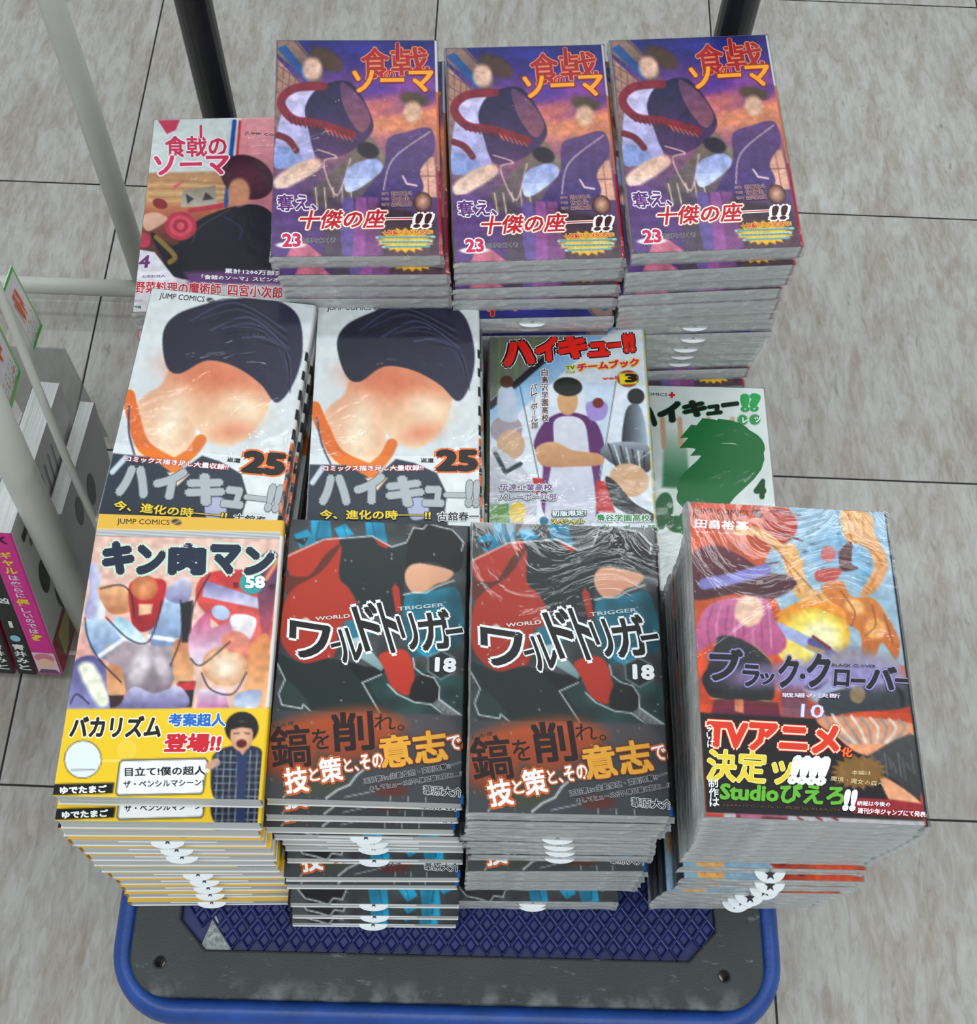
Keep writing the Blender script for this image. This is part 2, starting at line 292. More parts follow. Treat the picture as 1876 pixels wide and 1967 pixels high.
class Sheet:
    """Layout sheet of one cover: shapes are given in sheet units, the four corners fix the sheet on the cover."""
    def __init__(s, corners, base):
        s.H = homog(corners, [(0, 0), (1, 0), (1, 1), (0, 1)]); Hi = np.linalg.inv(s.H)
        q = np.stack([gu, gv, np.ones_like(gu)], -1) @ Hi.T
        s.X = q[..., 0]/q[..., 2]; s.Y = q[..., 1]/q[..., 2]
        s.aa = abs(s.X[NY//2, NX//2+1]-s.X[NY//2, NX//2])*.6
        s.C = np.ones((NY, NX, 3))*np.array(base, float); s.texts = []
    def uv(s, x, y):
        w = s.H @ np.array([x, y, 1.0]); return w[0]/w[2], w[1]/w[2]
    def put(s, a, c): a = a[..., None]; s.C = s.C*(1-a)+np.array(c, float)*a
    def vgrad(s, stops, amt=None):
        vs = [a for a, _ in stops]; col = np.stack([np.interp(gv, vs, [c[k] for _, c in stops]) for k in range(3)], -1)
        s.C = col if amt is None else s.C*(1-amt[..., None])+col*amt[..., None]
    def ell(s, cx, cy, rx, ry, ang, c, soft=0, c2=None):
        a = math.radians(ang); dx = s.X-cx; dy = s.Y-cy; ex = (dx*math.cos(a)+dy*math.sin(a))/rx; ey = (-dx*math.sin(a)+dy*math.cos(a))/ry
        d = np.sqrt(ex*ex+ey*ey)+1e-9; sd = (d-1)*min(rx, ry); w = max(soft, s.aa)
        m = np.clip(.5-sd/(2*w), 0, 1); m = m*m*(3-2*m)
        if c2 is not None:
            k = np.clip(d, 0, 1)[..., None]**1.5; col = np.array(c, float)*(1-k)+np.array(c2, float)*k
            s.C = s.C*(1-m[..., None])+col*m[..., None]
        else: s.put(m, c)
    def _dist(s, P, closed):
        d = np.full(s.X.shape, 1e9); ins = np.zeros(s.X.shape, bool); L = len(P)
        for i in range(L if closed else L-1):
            x0, y0 = P[i]; x1, y1 = P[(i+1) % L]; ex, ey = x1-x0, y1-y0; l = ex*ex+ey*ey+1e-9
            t = np.clip(((s.X-x0)*ex+(s.Y-y0)*ey)/l, 0, 1); d = np.minimum(d, np.hypot(s.X-x0-t*ex, s.Y-y0-t*ey))
            if closed and abs(ey) > 1e-9:
                c = ((y0 > s.Y) != (y1 > s.Y)) & (s.X < ex*(s.Y-y0)/ey+x0); ins ^= c
        return d, ins
    def poly(s, P, c, c2=None, smooth=False, soft=0, ang=90):
        if smooth: P = catmull(P, True)
        d, ins = s._dist(P, True); sd = np.where(ins, -d, d); w = max(soft, s.aa); m = np.clip(.5-sd/(2*w), 0, 1)
        if c2 is not None:
            a = math.radians(ang); pr = s.X*math.cos(a)+s.Y*math.sin(a); pp = [x*math.cos(a)+y*math.sin(a) for x, y in P]
            k = np.clip((pr-min(pp))/(max(pp)-min(pp)), 0, 1)[..., None]; col = np.array(c, float)*(1-k)+np.array(c2, float)*k
            s.C = s.C*(1-m[..., None])+col*m[..., None]
        else: s.put(m, c)
    def line(s, P, w, c, smooth=False, soft=0):
        if smooth: P = catmull(P, False)
        d, _ = s._dist(P, False); a = max(soft, s.aa); s.put(np.clip((w/2-d)/a*.5+.5, 0, 1), c)
    def specks(s, n, c, seed, x0, x1, y0, y1, r=3):
        R = random.Random(seed)
        for _ in range(n): s.ell(R.uniform(x0, x1), R.uniform(y0, y1), r*R.uniform(.5, 1.4), r*R.uniform(.5, 1.4), 0, c)
    def mottle(s, amt, fx, fy, seed):
        R = np.random.RandomState(seed); g = R.rand(int(fy)+3, int(fx)+3); x = gu*fx; y = gv*fy; xi = x.astype(int); yi = y.astype(int); a = x-xi; b = y-yi
        a = a*a*(3-2*a); b = b*b*(3-2*b)
        v = (g[yi, xi]*(1-a)+g[yi, xi+1]*a)*(1-b)+(g[yi+1, xi]*(1-a)+g[yi+1, xi+1]*a)*b
        s.C = np.clip(s.C*(1+amt*(v[..., None]*2-1)), 0, 255)
    def star(s, cx, cy, rx, ry, n, c):
        P = []
        for k in range(2*n):
            r = 1 if k % 2 == 0 else .76; a = math.pi*k/n; P.append((cx+rx*r*math.cos(a), cy+ry*r*math.sin(a)))
        s.poly(P, c)
    def T(s, txt, x0, y0, x1, y1, h, col, out=(), bold=.02, shear=0, vert=False, res=3):
        s.texts.append((txt, x0, y0, x1, y1, h, col, out, bold, shear, vert, res))

_glyph = {}
def glyphs(txt, bold, res):
    """triangulated lettering from Blender's own font: (verts Nx2, faces) """
    key = (txt, round(bold, 4), res)
    if key in _glyph: return _glyph[key]
    cu = bpy.data.curves.new('lettering', 'FONT'); cu.body = txt; cu.size = 1; cu.offset = bold; cu.resolution_u = res
    cu.dimensions = '2D'; cu.fill_mode = 'BOTH'
    o = bpy.data.objects.new('lettering', cu); C.objects.link(o)
    dg = bpy.context.evaluated_depsgraph_get(); me = o.evaluated_get(dg).to_mesh()
    v = np.array([(p.co.x, p.co.y) for p in me.vertices]).reshape(-1, 2); f = [tuple(p.vertices) for p in me.polygons]
    o.evaluated_get(dg).to_mesh_clear(); bpy.data.objects.remove(o); bpy.data.curves.remove(cu)
    _glyph[key] = (v, f); return v, f
def lettering_mesh(sh, sel, zbase):
    V = []; F = []; CO = []; n = 0; lay = 0
    for (txt, x0, y0, x1, y1, h, col, out, bold, shear, vert, res) in sel:
        if vert:
            L = len(txt); items = []
            for k, ch in enumerate(txt):
                cx = x0+(x1-x0)*(k+.5)/L; cy = y0+(y1-y0)*(k+.5)/L; hh = math.hypot(x1-x0, y1-y0)/L*.96
                if ch == 'ー': items.append(('|', cx-h*.06, cy, cx+h*.06, cy, hh*.9))
                else: items.append((ch, cx-h/2, cy, cx+h/2, cy, hh))
        else: items = [(txt, x0, y0, x1, y1, h)]
        for li, (off, c) in enumerate([*out, (0, col)]):
            z = zbase+lay*.00003; lay += 1
            rad = bold+off; nd = 8 if (li < len(out) and res > 1) or bold > .04 else 4
            sh_ = [(rad*math.cos(2*math.pi*(k+.5)/nd), rad*math.sin(2*math.pi*(k+.5)/nd)) for k in range(nd)] if rad > .008 else [(0, 0)]
            for (tx, a0, b0, a1, b1, hh) in items:
                v0, f = glyphs(tx, 0, min(res, 2) if len(tx) > 1 else res)
                if len(v0) == 0: continue
                mn = v0.min(0)-bold; mx = v0.max(0)+bold; sz = np.maximum(mx-mn, 1e-4)
                d = np.array([a1-a0, b1-b0]); dl = np.hypot(*d)+1e-9; nrm = np.array([-d[1], d[0]])/dl   # points down the sheet
                for ci, (dx, dy) in enumerate(sh_):
                    q = (v0+np.array([dx, dy])-mn)/sz          # 0..1 in the text's box
                    px = a0+q[:, 0]*d[0]-(q[:, 1]-.5)*hh*nrm[0]+shear*(q[:, 1]-.5)*hh*d[0]/dl
                    py = b0+q[:, 0]*d[1]-(q[:, 1]-.5)*hh*nrm[1]+shear*(q[:, 1]-.5)*hh*d[1]/dl
                    w = np.stack([px, py, np.ones_like(px)], -1) @ sh.H.T
                    X = (w[:, 0]/w[:, 2]-.5)*BW; Y = (.5-w[:, 1]/w[:, 2])*BH
                    X = np.clip(X, -BW/2+.0003, BW/2-.0014); Y = np.clip(Y, -BH/2+.0003, BH/2-.0003)
                    zz = z+ci*.000003; V += [(a, b, zz) for a, b in zip(X, Y)]; F += [tuple(i+n for i in t) for t in f]; CO += [c]*len(X); n += len(X)
    me = bpy.data.meshes.new('lettering'); me.from_pydata(V, [], F)
    setcol(me, np.array(CO, float).reshape(-1, 3)); me.materials.append(M_ink)
    return me
def setcol(me, rgb):
    a = me.color_attributes.new('Col', 'FLOAT_COLOR', 'POINT'); c = np.ones((len(me.vertices), 4), np.float32); g = rgb.mean(1, keepdims=True); c[:, :3] = s2l(np.clip(g+(rgb-g)*1.02, 0, 255))**1.10
    a.data.foreach_set('color', c.ravel())

def shell(name, sh, j0, j1, spine, zt, zb, lift, ext=0.0, back=(225, 225, 222)):
    """front sheet rows j0..j1 of the art, wrapped round the spine on the right and under the book"""
    rows = range(j0, j1+1); V = []; F = []; CO = []
    r = .0022
    arc = [(BW/2-r+r*math.sin(a), zt-r+r*math.cos(a)) for a in np.linspace(.35, math.pi/2, 4)]
    arc += [(BW/2, zb+r)]+[(BW/2-r+r*math.cos(a), zb+r-r*math.sin(a)) for a in np.linspace(.4, math.pi/2, 3)]+[(-BW/2-ext, zb)]
    xs = [-BW/2+k/(NX-1)*(BW-r) for k in range(NX)]; W = NX+len(arc)
    for j in rows:
        y = (.5-j/(NY-1))*BH
        for k in range(NX):
            V.append((xs[k], y, zt)); CO.append(sh.C[j, k])
        vj = j/(NY-1)
        for i, (x, z) in enumerate(arc):
            V.append((x+(lift if i > 0 and i < len(arc)-1 else 0), y, z)); c = spine(vj) if i < len(arc)-3 else back; CO.append(c)
    for a in range(len(rows)-1):
        for k in range(W-1):
            i = a*W+k; F.append((i, i+W, i+W+1, i+1))
    me = bpy.data.meshes.new(name); me.from_pydata(V, [], F); setcol(me, np.array(CO)); me.materials.append(M_print)
    return me
# ------------------------------------------------------------------ the cover designs (pictures reduced to plain colour fields; lettering kept)
W_, K_ = (240, 243, 245), (28, 27, 30)
def design_violet():
    s = Sheet([(88, 78), (903, 80), (925, 1200), (62, 1205)], (90, 70, 120))
    s.vgrad([(0, (38, 45, 120)), (.12, (70, 52, 140)), (.22, (130, 75, 150)), (.33, (190, 105, 130)), (.42, (222, 150, 120)), (.5, (170, 110, 130)), (.7, (105, 80, 120)), (1, (84, 62, 100))])
    for k, (x, y, a, c) in enumerate([(640, 330, -12, (80, 60, 160)), (820, 390, -15, (95, 65, 160)), (620, 430, -10, (215, 130, 120)), (830, 480, -14, (235, 160, 110)), (560, 120, 8, (60, 62, 160)), (800, 300, -12, (150, 80, 160)), (700, 510, 0, (226, 150, 118))]):
        s.ell(x, y, 130, 26, a, c, 34)
    # slanting beams and lit lattice windows
    s.poly([(88, 170), (230, 330), (200, 700), (70, 700)], (196, 150, 125), (120, 100, 110))
    for k in range(6):
        s.line([(80, 200+k*70), (260, 330+k*70)], 5, (110, 92, 96)); s.line([(95+k*32, 160), (70+k*32, 560)], 4, (110, 92, 96))
    s.poly([(88, 78), (190, 78), (330, 250), (300, 330), (88, 150)], (150, 122, 112), (110, 92, 92)); s.poly([(88, 120), (130, 100), (262, 262), (240, 300)], (40, 90, 150)); s.line([(180, 80), (340, 270)], 9, (96, 78, 84))
    s.poly([(540, 540), (700, 760), (660, 800), (480, 600)], (120, 112, 112), (150, 140, 110))
    s.poly([(440, 700), (560, 560), (640, 760), (520, 900), (300, 960), (270, 860)], (150, 130, 112), (96, 84, 100))
    for k in range(5): s.line([(290+k*45, 850), (300+k*45, 960)], 6, (225, 205, 165))
    s.poly([(820, 700), (903, 690), (915, 900), (830, 900)], (222, 170, 150)); s.line([(865, 700), (872, 890)], 4, (130, 90, 90)); s.line([(820, 790), (912, 790)], 4, (130, 90, 90))
    # pale and violet fields
    s.poly([(130, 370), (280, 330), (330, 470), (270, 560), (290, 760), (200, 720), (78, 740), (90, 560), (110, 470)], (214, 206, 236), (180, 176, 224), smooth=True)
    s.poly([(90, 640), (170, 650), (240, 730), (80, 745)], (150, 165, 215), smooth=True)
    s.poly([(300, 330), (420, 290), (500, 330), (585, 500), (560, 590), (430, 680), (300, 690), (255, 560), (235, 430)], (38, 38, 78), (96, 62, 108), smooth=True)
    s.poly([(420, 300), (520, 380), (575, 500), (520, 560), (440, 440)], (108, 70, 112), (150, 95, 110), smooth=True)
    s.line([(300, 650), (400, 690), (330, 720), (400, 890), (470, 700)], 7, (225, 190, 190), smooth=True)
    s.poly([(660, 600), (760, 560), (880, 540), (905, 650), (830, 760), (830, 880), (560, 940), (540, 880), (640, 740)], (112, 80, 132), (72, 58, 112), smooth=True)
    s.line([(880, 560), (690, 700), (640, 860)], 6, (214, 190, 200), smooth=True); s.line([(740, 790), (760, 830), (810, 840)], 9, (230, 200, 205))
    s.poly([(440, 800), (480, 730), (600, 700), (630, 760), (520, 850), (450, 870)], (170, 180, 226), (200, 208, 240), smooth=True)
    s.ell(560, 655, 58, 40, 20, (44, 34, 52), 8); s.ell(800, 390, 76, 34, 12, (92, 76, 62), 10); s.ell(790, 455, 46, 56, 0, (228, 190, 165), 14); s.ell(345, 180, 96, 52, 30, (84, 62, 52), 14); s.ell(270, 230, 50, 60, 10, (226, 190, 172), 14)
    s.poly([(80, 800), (200, 720), (300, 700), (310, 750), (200, 820), (100, 860)], (228, 190, 172), (240, 214, 200), smooth=True, soft=8)
    # striped ribbon
    s.line([(330, 320), (180, 330), (110, 400), (170, 490), (300, 515), (480, 575)], 44, (140, 42, 62), smooth=True)
    for k in range(14): s.line([(150+k*24, 470+k*9), (165+k*24, 515+k*7)], 6, (92, 34, 50) if k < 8 else (225, 120, 80))
    s.line([(95, 575), (150, 600), (190, 655)], 34, (120, 40, 56), smooth=True)
    s.poly([(78, 860), (260, 900), (330, 1205), (62, 1205), (70, 980)], (110, 78, 132), (90, 66, 120), smooth=True); s.poly([(200, 1100), (330, 1205), (140, 1205)], (190, 110, 130))
    for x, c in ((430, (110, 92, 150)), (500, (150, 90, 150)), (560, (128, 80, 128)), (350, (90, 76, 92))): s.poly([(x, 900), (x+50, 900), (x+80, 1205), (x-20, 1205)], c)
    s.poly([(610, 940), (905, 1000), (925, 1205), (640, 1205)], (62, 46, 60), (92, 70, 78), soft=14)
    s.ell(842, 925, 48, 52, 0, (70, 42, 44), 3); s.ell(842, 925, 43, 47, 0, (204, 160, 140), 4, (104, 70, 62))
    s.star(752, 1122, 150, 66, 20, (236, 182, 40)); s.mottle(.10, 26, 40, 3); s.mottle(.06, 70, 110, 4)
    for k in range(3): s.line([(605+k*18, 1108+k*24), (900-k*14, 1104+k*24)], 12, (176, 220, 220)); 
    for k in range(3):
        for j in range(13-k): s.line([(615+k*18+j*21, 1108+k*24), (627+k*18+j*21, 1107+k*24)], 7, (60, 120, 130))
    s.ell(165, 1145, 76, 16, 0, (240, 225, 225)); s.mottle(.02, 9, 9, 1)
    red = (178, 44, 52); tan = (226, 150, 110)
    s.T('食', 515, 205, 660, 200, 175, red, [(.028, tan)], .02); s.T('戟', 665, 195, 860, 185, 150, red, [(.028, tan)], .02)
    s.T('の', 630, 266, 690, 262, 48, red, [(.04, tan)], .03); s.T('|', 690, 140, 712, 140, 100, (150, 20, 40), [(.02, tan)], .05)
    s.T('ソーマ', 470, 298, 885, 292, 122, (236, 160, 40), [(.04, (150, 60, 30))], .03)
    s.T('奪え、', 92, 928, 292, 924, 88, (110, 60, 130), [(.06, (244, 238, 240))], .03)
    s.T('十傑の座', 205, 1016, 640, 1010, 100, (196, 34, 50), [(.085, (190, 130, 60)), (.06, (248, 240, 236))], .03, shear=.25)
    s.T('──', 640, 1012, 790, 1010, 7, (196, 34, 50), [(.05, (248, 240, 236))], .02); s.T('!!', 785, 1022, 868, 1022, 76, (70, 30, 40), [(.09, (248, 240, 236))], .05, shear=.3)
    s.T('23', 118, 1122, 214, 1120, 72, (204, 40, 92), [(.07, (250, 244, 244))], .045); s.T('荒野を拓く者', 222, 1124, 388, 1122, 28, K_, [(.04, (205, 195, 206))], .02, res=1)
    for k, (a, b, x) in enumerate((('原作', '附田祐斗', 775), ('作画', '佐伯俊', 760), ('協力', '森崎友紀', 772))):
        s.T(a, 618, 884+k*28, 655, 883+k*28, 16, (110, 26, 46), [(.04, (225, 205, 205))], .02, res=1); s.T(b, 668, 884+k*28, x, 882+k*28, 25, (110, 26, 46), [(.04, (225, 205, 205))], .02, res=1)
    s.T('十傑編アニメ化決定!!', 622, 1086, 878, 1082, 26, (206, 30, 50), [(.08, (246, 222, 120))], .03, res=1)
    return s, .655, lambda v: (226, 222, 226) if v < .25 else ((214, 130, 80) if v < .62 else (196, 24, 48))
def design_white25():
    s = Sheet([(1060, 85), (1822, 115), (1846, 1172), (997, 1165)], (222, 226, 228))
    s.poly([(1230, 400), (1300, 560), (1390, 740), (1350, 870), (1150, 870), (1085, 700), (1100, 600), (1190, 520)], (220, 164, 134), (246, 216, 184), smooth=True, soft=8)
    s.poly([(1240, 330), (1480, 330), (1690, 440), (1705, 600), (1650, 720), (1540, 790), (1420, 740), (1300, 620), (1250, 500)], (226, 150, 116), (246, 222, 190), smooth=True, soft=5)
    s.ell(1420, 470, 190, 70, 10, (222, 136, 104), 70); s.ell(1600, 600, 90, 50, 20, (250, 230, 202), 60); s.ell(1260, 700, 60, 120, 10, (248, 228, 204), 50); s.ell(1560, 720, 80, 36, -10, (232, 160, 130), 40)
    s.poly([(1150, 290), (1190, 205), (1300, 150), (1440, 112), (1620, 98), (1760, 165), (1815, 330), (1800, 480), (1740, 570), (1650, 490), (1520, 420), (1380, 400), (1260, 470), (1190, 430)], (40, 42, 60), (58, 56, 82), smooth=True, ang=20)
    for k in range(16): s.line([(1240+k*26, 200+k*4+(k % 3)*20), (1440+k*21, 110+k*16), (1720+k*5, 220+k*20)], 3+(k % 3)*2, (88, 88, 122) if k % 2 else (30, 32, 46), smooth=True, soft=3)
    s.line([(1040, 590), (1085, 690), (1160, 820), (1330, 900)], 62, (226, 122, 42), smooth=True); s.line([(1052, 640), (1075, 760), (1120, 860)], 9, (70, 66, 110), smooth=True)
    s.line([(1420, 770), (1380, 840), (1300, 900)], 56, (228, 128, 52), smooth=True)
    s.poly([(1015, 862), (1200, 868), (1330, 940), (1440, 840), (1530, 860), (1640, 910), (1690, 1010), (1680, 1090), (1700, 1172), (997, 1165)], (52, 62, 74), (46, 54, 66), smooth=False)
    s.line([(1030, 950), (1080, 880)], 26, (200, 212, 220)); s.poly([(1290, 930), (1400, 930), (1350, 990)], (236, 206, 180))
    s.poly([(1500, 1040), (1580, 1030), (1600, 1110), (1520, 1130)], (176, 180, 206), smooth=True); s.mottle(.03, 30, 40, 5)
    dk = (44, 44, 46)
    s.T('JUMP COMICS', 1100, 119, 1312, 124, 34, dk, [], .012); s.ell(1345, 124, 20, 12, 20, (70, 74, 78)); s.line([(1330, 134), (1362, 116)], 5, (215, 215, 215))
    s.T('25', 1620, 850, 1824, 852, 108, (34, 32, 34), [(.06, (232, 120, 50))], .07); s.T('返還', 1550, 848, 1614, 850, 22, dk, [], .04, res=1)
    s.T('コミックス描き足し大量収録!!', 1080, 882, 1565, 884, 27, (246, 240, 240), [(.10, (176, 44, 74))], .03, res=1)
    lg = (176, 182, 186); ot = (118, 124, 130)
    for ch, x0, x1, y, h in (('ハ', 1062, 1215, 985, 150), ('イ', 1230, 1380, 980, 150), ('キ', 1385, 1570, 995, 150), ('ュ', 1560, 1665, 1020, 100), ('ー', 1660, 1770, 1015, 24), ('!!', 1765, 1832, 1008, 130)):
        s.T(ch, x0, y, x1, y+3, h, lg, [(.03, ot)], .07)
    s.T('今、進化の時──!!', 1066, 1106, 1600, 1112, 46, (238, 208, 60), [(.07, (40, 44, 50))], .03); s.T('古舘春一', 1632, 1118, 1830, 1118, 44, (40, 40, 44), [(.07, W_)], .03)
    def sp(v): return (232, 232, 232) if v < .2 else ((40, 40, 44) if int(v*23) % 2 else ((226, 120, 50) if v > .62 else (228, 228, 226)))
    return s, .70, sp
def design_team():
    s = Sheet([(135, 140), (1058, 148), (1126, 1426), (138, 1417)], (222, 230, 238))
    s.poly([(400, 140), (1100, 140), (1110, 420), (140, 640), (140, 520)], (150, 190, 226), (228, 234, 240), ang=75)
    s.poly([(135, 140), (672, 140), (136, 590)], (112, 122, 106))
    for k in range(16): s.line([(80+k*52, 640), (250+k*52-160, 60)], 9, (150, 112, 140) if k % 2 else (130, 140, 88)) if k < 7 else None
    s.poly([(705, 142), (1060, 142), (1126, 1426), (138, 1417), (137, 640)], (224, 230, 238), (222, 228, 236))
    s.poly([(700, 142), (900, 142), (420, 560), (137, 820), (137, 640)], (120, 170, 214), (200, 220, 236), ang=60)
    s.line([(700, 140), (136, 622)], 40, (34, 32, 40)); s.line([(310, 480), (430, 1040)], 4, (60, 64, 70)); s.line([(900, 470), (800, 1040)], 4, (60, 64, 70)); s.poly([(700, 480), (890, 480), (800, 1030), (760, 1030)], (206, 220, 236))
    s.poly([(400, 850), (460, 720), (560, 660), (680, 665), (780, 720), (826, 860), (800, 990), (780, 1260), (470, 1260), (455, 960)], (98, 36, 108), (122, 52, 128), smooth=True)
    s.poly([(530, 700), (690, 700), (735, 880), (760, 1300), (480, 1300), (520, 880)], (222, 222, 232), (206, 208, 222), smooth=True)
    s.ell(605, 590, 62, 84, 0, (216, 172, 128), 4); s.ell(606, 505, 88, 56, 4, (32, 30, 30), 3); s.poly([(420, 860), (520, 830), (640, 880), (800, 900), (810, 960), (640, 975), (470, 975), (420, 930)], (222, 178, 134), (198, 148, 108), smooth=True)
    s.ell(235, 760, 96, 84, -10, (176, 164, 172), 4); s.ell(262, 850, 84, 88, 0, (214, 180, 150), 4); s.poly([(145, 900), (200, 880), (330, 980), (400, 1100), (400, 1300), (142, 1300)], (206, 208, 216), (190, 192, 204), smooth=True); s.line([(170, 900), (230, 1010), (320, 960)], 26, (36, 62, 66))
    s.poly([(190, 520), (280, 520), (300, 700), (190, 690)], (196, 204, 220), smooth=True); s.ell(235, 478, 40, 36, 0, (92, 56, 38), 4)
    s.poly([(720, 600), (840, 600), (830, 690), (740, 700)], (170, 150, 210), smooth=True); s.ell(790, 600, 34, 30, 0, (122, 40, 30), 4)
    s.ell(1020, 560, 52, 48, 0, (34, 36, 38), 3); s.poly([(960, 640), (1050, 630), (1085, 900), (940, 900)], (40, 42, 50), (180, 200, 214), smooth=True, ang=0)
    s.poly([(800, 880), (900, 830), (1090, 850), (1096, 1000), (960, 980), (880, 960)], (168, 178, 190), (36, 40, 44), smooth=True, ang=90)
    for k in range(7): s.line([(850+k*36, 840+k*8), (900+k*28, 980)], 9, (216, 224, 230) if k % 2 else (30, 32, 36))
    s.ell(975, 1050, 120, 96, 10, (214, 176, 140), 6); s.poly([(830, 1040), (880, 1200), (1120, 1300), (1120, 1250), (1000, 1180), (890, 1060)], (44, 46, 52), smooth=True)
    s.poly([(775, 1055), (830, 1060), (890, 1240), (775, 1235)], (196, 40, 46)); s.poly([(390, 1040), (460, 1045), (420, 1150)], (196, 44, 48)); s.poly([(140, 1200), (250, 1190), (260, 1320), (140, 1330)], (110, 160, 90)); s.ell(305, 1240, 50, 60, 0, (226, 200, 70), 3); s.ell(378, 1286, 40, 36, 0, (232, 226, 232)); s.ell(462, 1290, 26, 26, 0, (40, 120, 150))
    s.mottle(.03, 30, 50, 6)
    s.T('JUMP COMICS', 168, 166, 424, 172, 34, (200, 204, 200), [], .012); s.ell(465, 172, 24, 14, 15, (206, 210, 208)); s.line([(450, 184), (482, 164)], 6, (90, 96, 88))
    R_ = (222, 42, 34); o = [(.085, W_), (.06, (24, 20, 24))]
    for ch, x0, y0, x1, y1, h in (('ハ', 205, 318, 400, 300, 150), ('イ', 400, 290, 540, 278, 150), ('キ', 535, 280, 720, 262, 140), ('ュ', 715, 288, 845, 278, 90), ('ー', 830, 262, 935, 250, 30), ('!!', 925, 248, 1000, 240, 120)): s.T(ch, x0, y0, x1, y1, h, R_, o, .085)
    s.T('TV', 584, 398, 640, 392, 24, (60, 130, 60), [(.12, (244, 214, 70))], .05, res=1); s.T('アニメ', 584, 424, 640, 419, 15, (60, 130, 60), [(.12, (244, 214, 70))], .04, res=1)
    s.T('チームブック', 652, 394, 1022, 358, 50, (196, 36, 96), [(.11, (246, 196, 50))], .06); s.T('vol', 802, 458, 890, 452, 20, (220, 70, 40), [], .04, res=1)
    s.ell(972, 455, 66, 50, 0, (50, 92, 50)); s.ell(972, 455, 62, 46, 0, (200, 50, 50)); s.poly([(915, 425), (1018, 418), (1030, 485), (925, 490)], (240, 220, 50)); s.T('3', 935, 455, 1010, 452, 52, K_, [], .06)
    br = (96, 66, 40)
    s.T('白鳥沢学園高校', 458, 402, 462, 716, 40, br, [(.12, (236, 234, 240))], .03, vert=True, res=1); s.T('バレーボール部', 394, 492, 400, 756, 40, br, [(.12, (236, 234, 240))], .03, vert=True, res=1)
    pu = (120, 78, 140); gr = (60, 140, 80)
    s.T('伊達工業高校', 192, 1100, 505, 1100, 42, pu, [(.12, (80, 130, 80)), (.08, W_)], .03); s.T('バレーボール部', 192, 1155, 530, 1155, 38, pu, [(.12, (80, 130, 80)), (.08, W_)], .03)
    s.T('初版限定!', 500, 1252, 702, 1246, 34, W_, [(.09, (30, 90, 80))], .04); s.T('スペシャル', 496, 1300, 692, 1295, 32, (244, 222, 60), [(.09, (30, 90, 80))], .04)
    s.T('梟谷学園高校', 762, 1275, 1078, 1275, 42, gr, [(.1, W_)], .03); s.T('バレーボール部', 772, 1332, 1108, 1332, 38, gr, [(.1, W_)], .03); s.T('1', 708, 822, 726, 822, 44, (60, 30, 70), [], .04, res=1) if False else None
    return s, None, lambda v: (214, 206, 140) if int(v*40) % 3 else (190, 206, 200)
def design_green():
    s = Sheet([(894, 494), (1740, 520), (1864, 1729), (944, 1710)], (226, 232, 230))
    s.mottle(.015, 20, 30, 8)
    G = (22, 122, 62)
    s.T('?', 1215, 1060, 1745, 1085, 760, G, [], .09, res=6)
    for (x, y, w, h) in ((1145, 1240, 60, 110), (1230, 1320, 70, 50), (1500, 1090, 60, 40)): s.ell(x, y, w, h, 10, (30, 110, 60), 3)
    s.poly([(1150, 760), (1280, 760), (1300, 1010), (1310, 1110), (1140, 1100)], (222, 226, 220), (34, 120, 66), soft=10); s.poly([(1430, 860), (1600, 870), (1610, 1110), (1440, 1110)], (222, 226, 220), (34, 120, 66), soft=10)
    for x in (1140, 1245, 1420, 1565): s.line([(x, 700), (x+10, 860)], 30, (214, 178, 150), soft=4)
    s.T('JUMP COMICS', 905, 546, 1165, 556, 22, (60, 60, 60), [], .012); s.T('+', 1172, 555, 1212, 556, 38, (210, 40, 60), [], .06)
    for ch, x0, y0, x1, y1, h in (('ハ', 985, 690, 1100, 680, 120), ('イ', 1105, 668, 1250, 650, 120), ('キ', 1255, 645, 1400, 630, 100), ('ュ', 1395, 650, 1490, 640, 60), ('ー', 1485, 620, 1590, 608, 24)): s.T(ch, x0, y0, x1, y1, h, (20, 30, 28), [(.03, (30, 120, 70))], .07)
    s.T('!?', 1598, 606, 1722, 602, 112, (40, 160, 84), [], .09); s.ell(1626, 706, 32, 32, 0, (60, 160, 90)); s.ell(1700, 704, 34, 32, 0, (60, 160, 90))
    s.T('レ', 1610, 708, 1645, 706, 34, W_, [], .04, res=1); s.T('ツ', 1682, 705, 1718, 704, 34, W_, [], .04, res=1); s.T('4', 1680, 1112, 1752, 1114, 118, (16, 74, 40), [(.02, (60, 160, 90))], .07)
    return s, None, lambda v: (236, 238, 236)
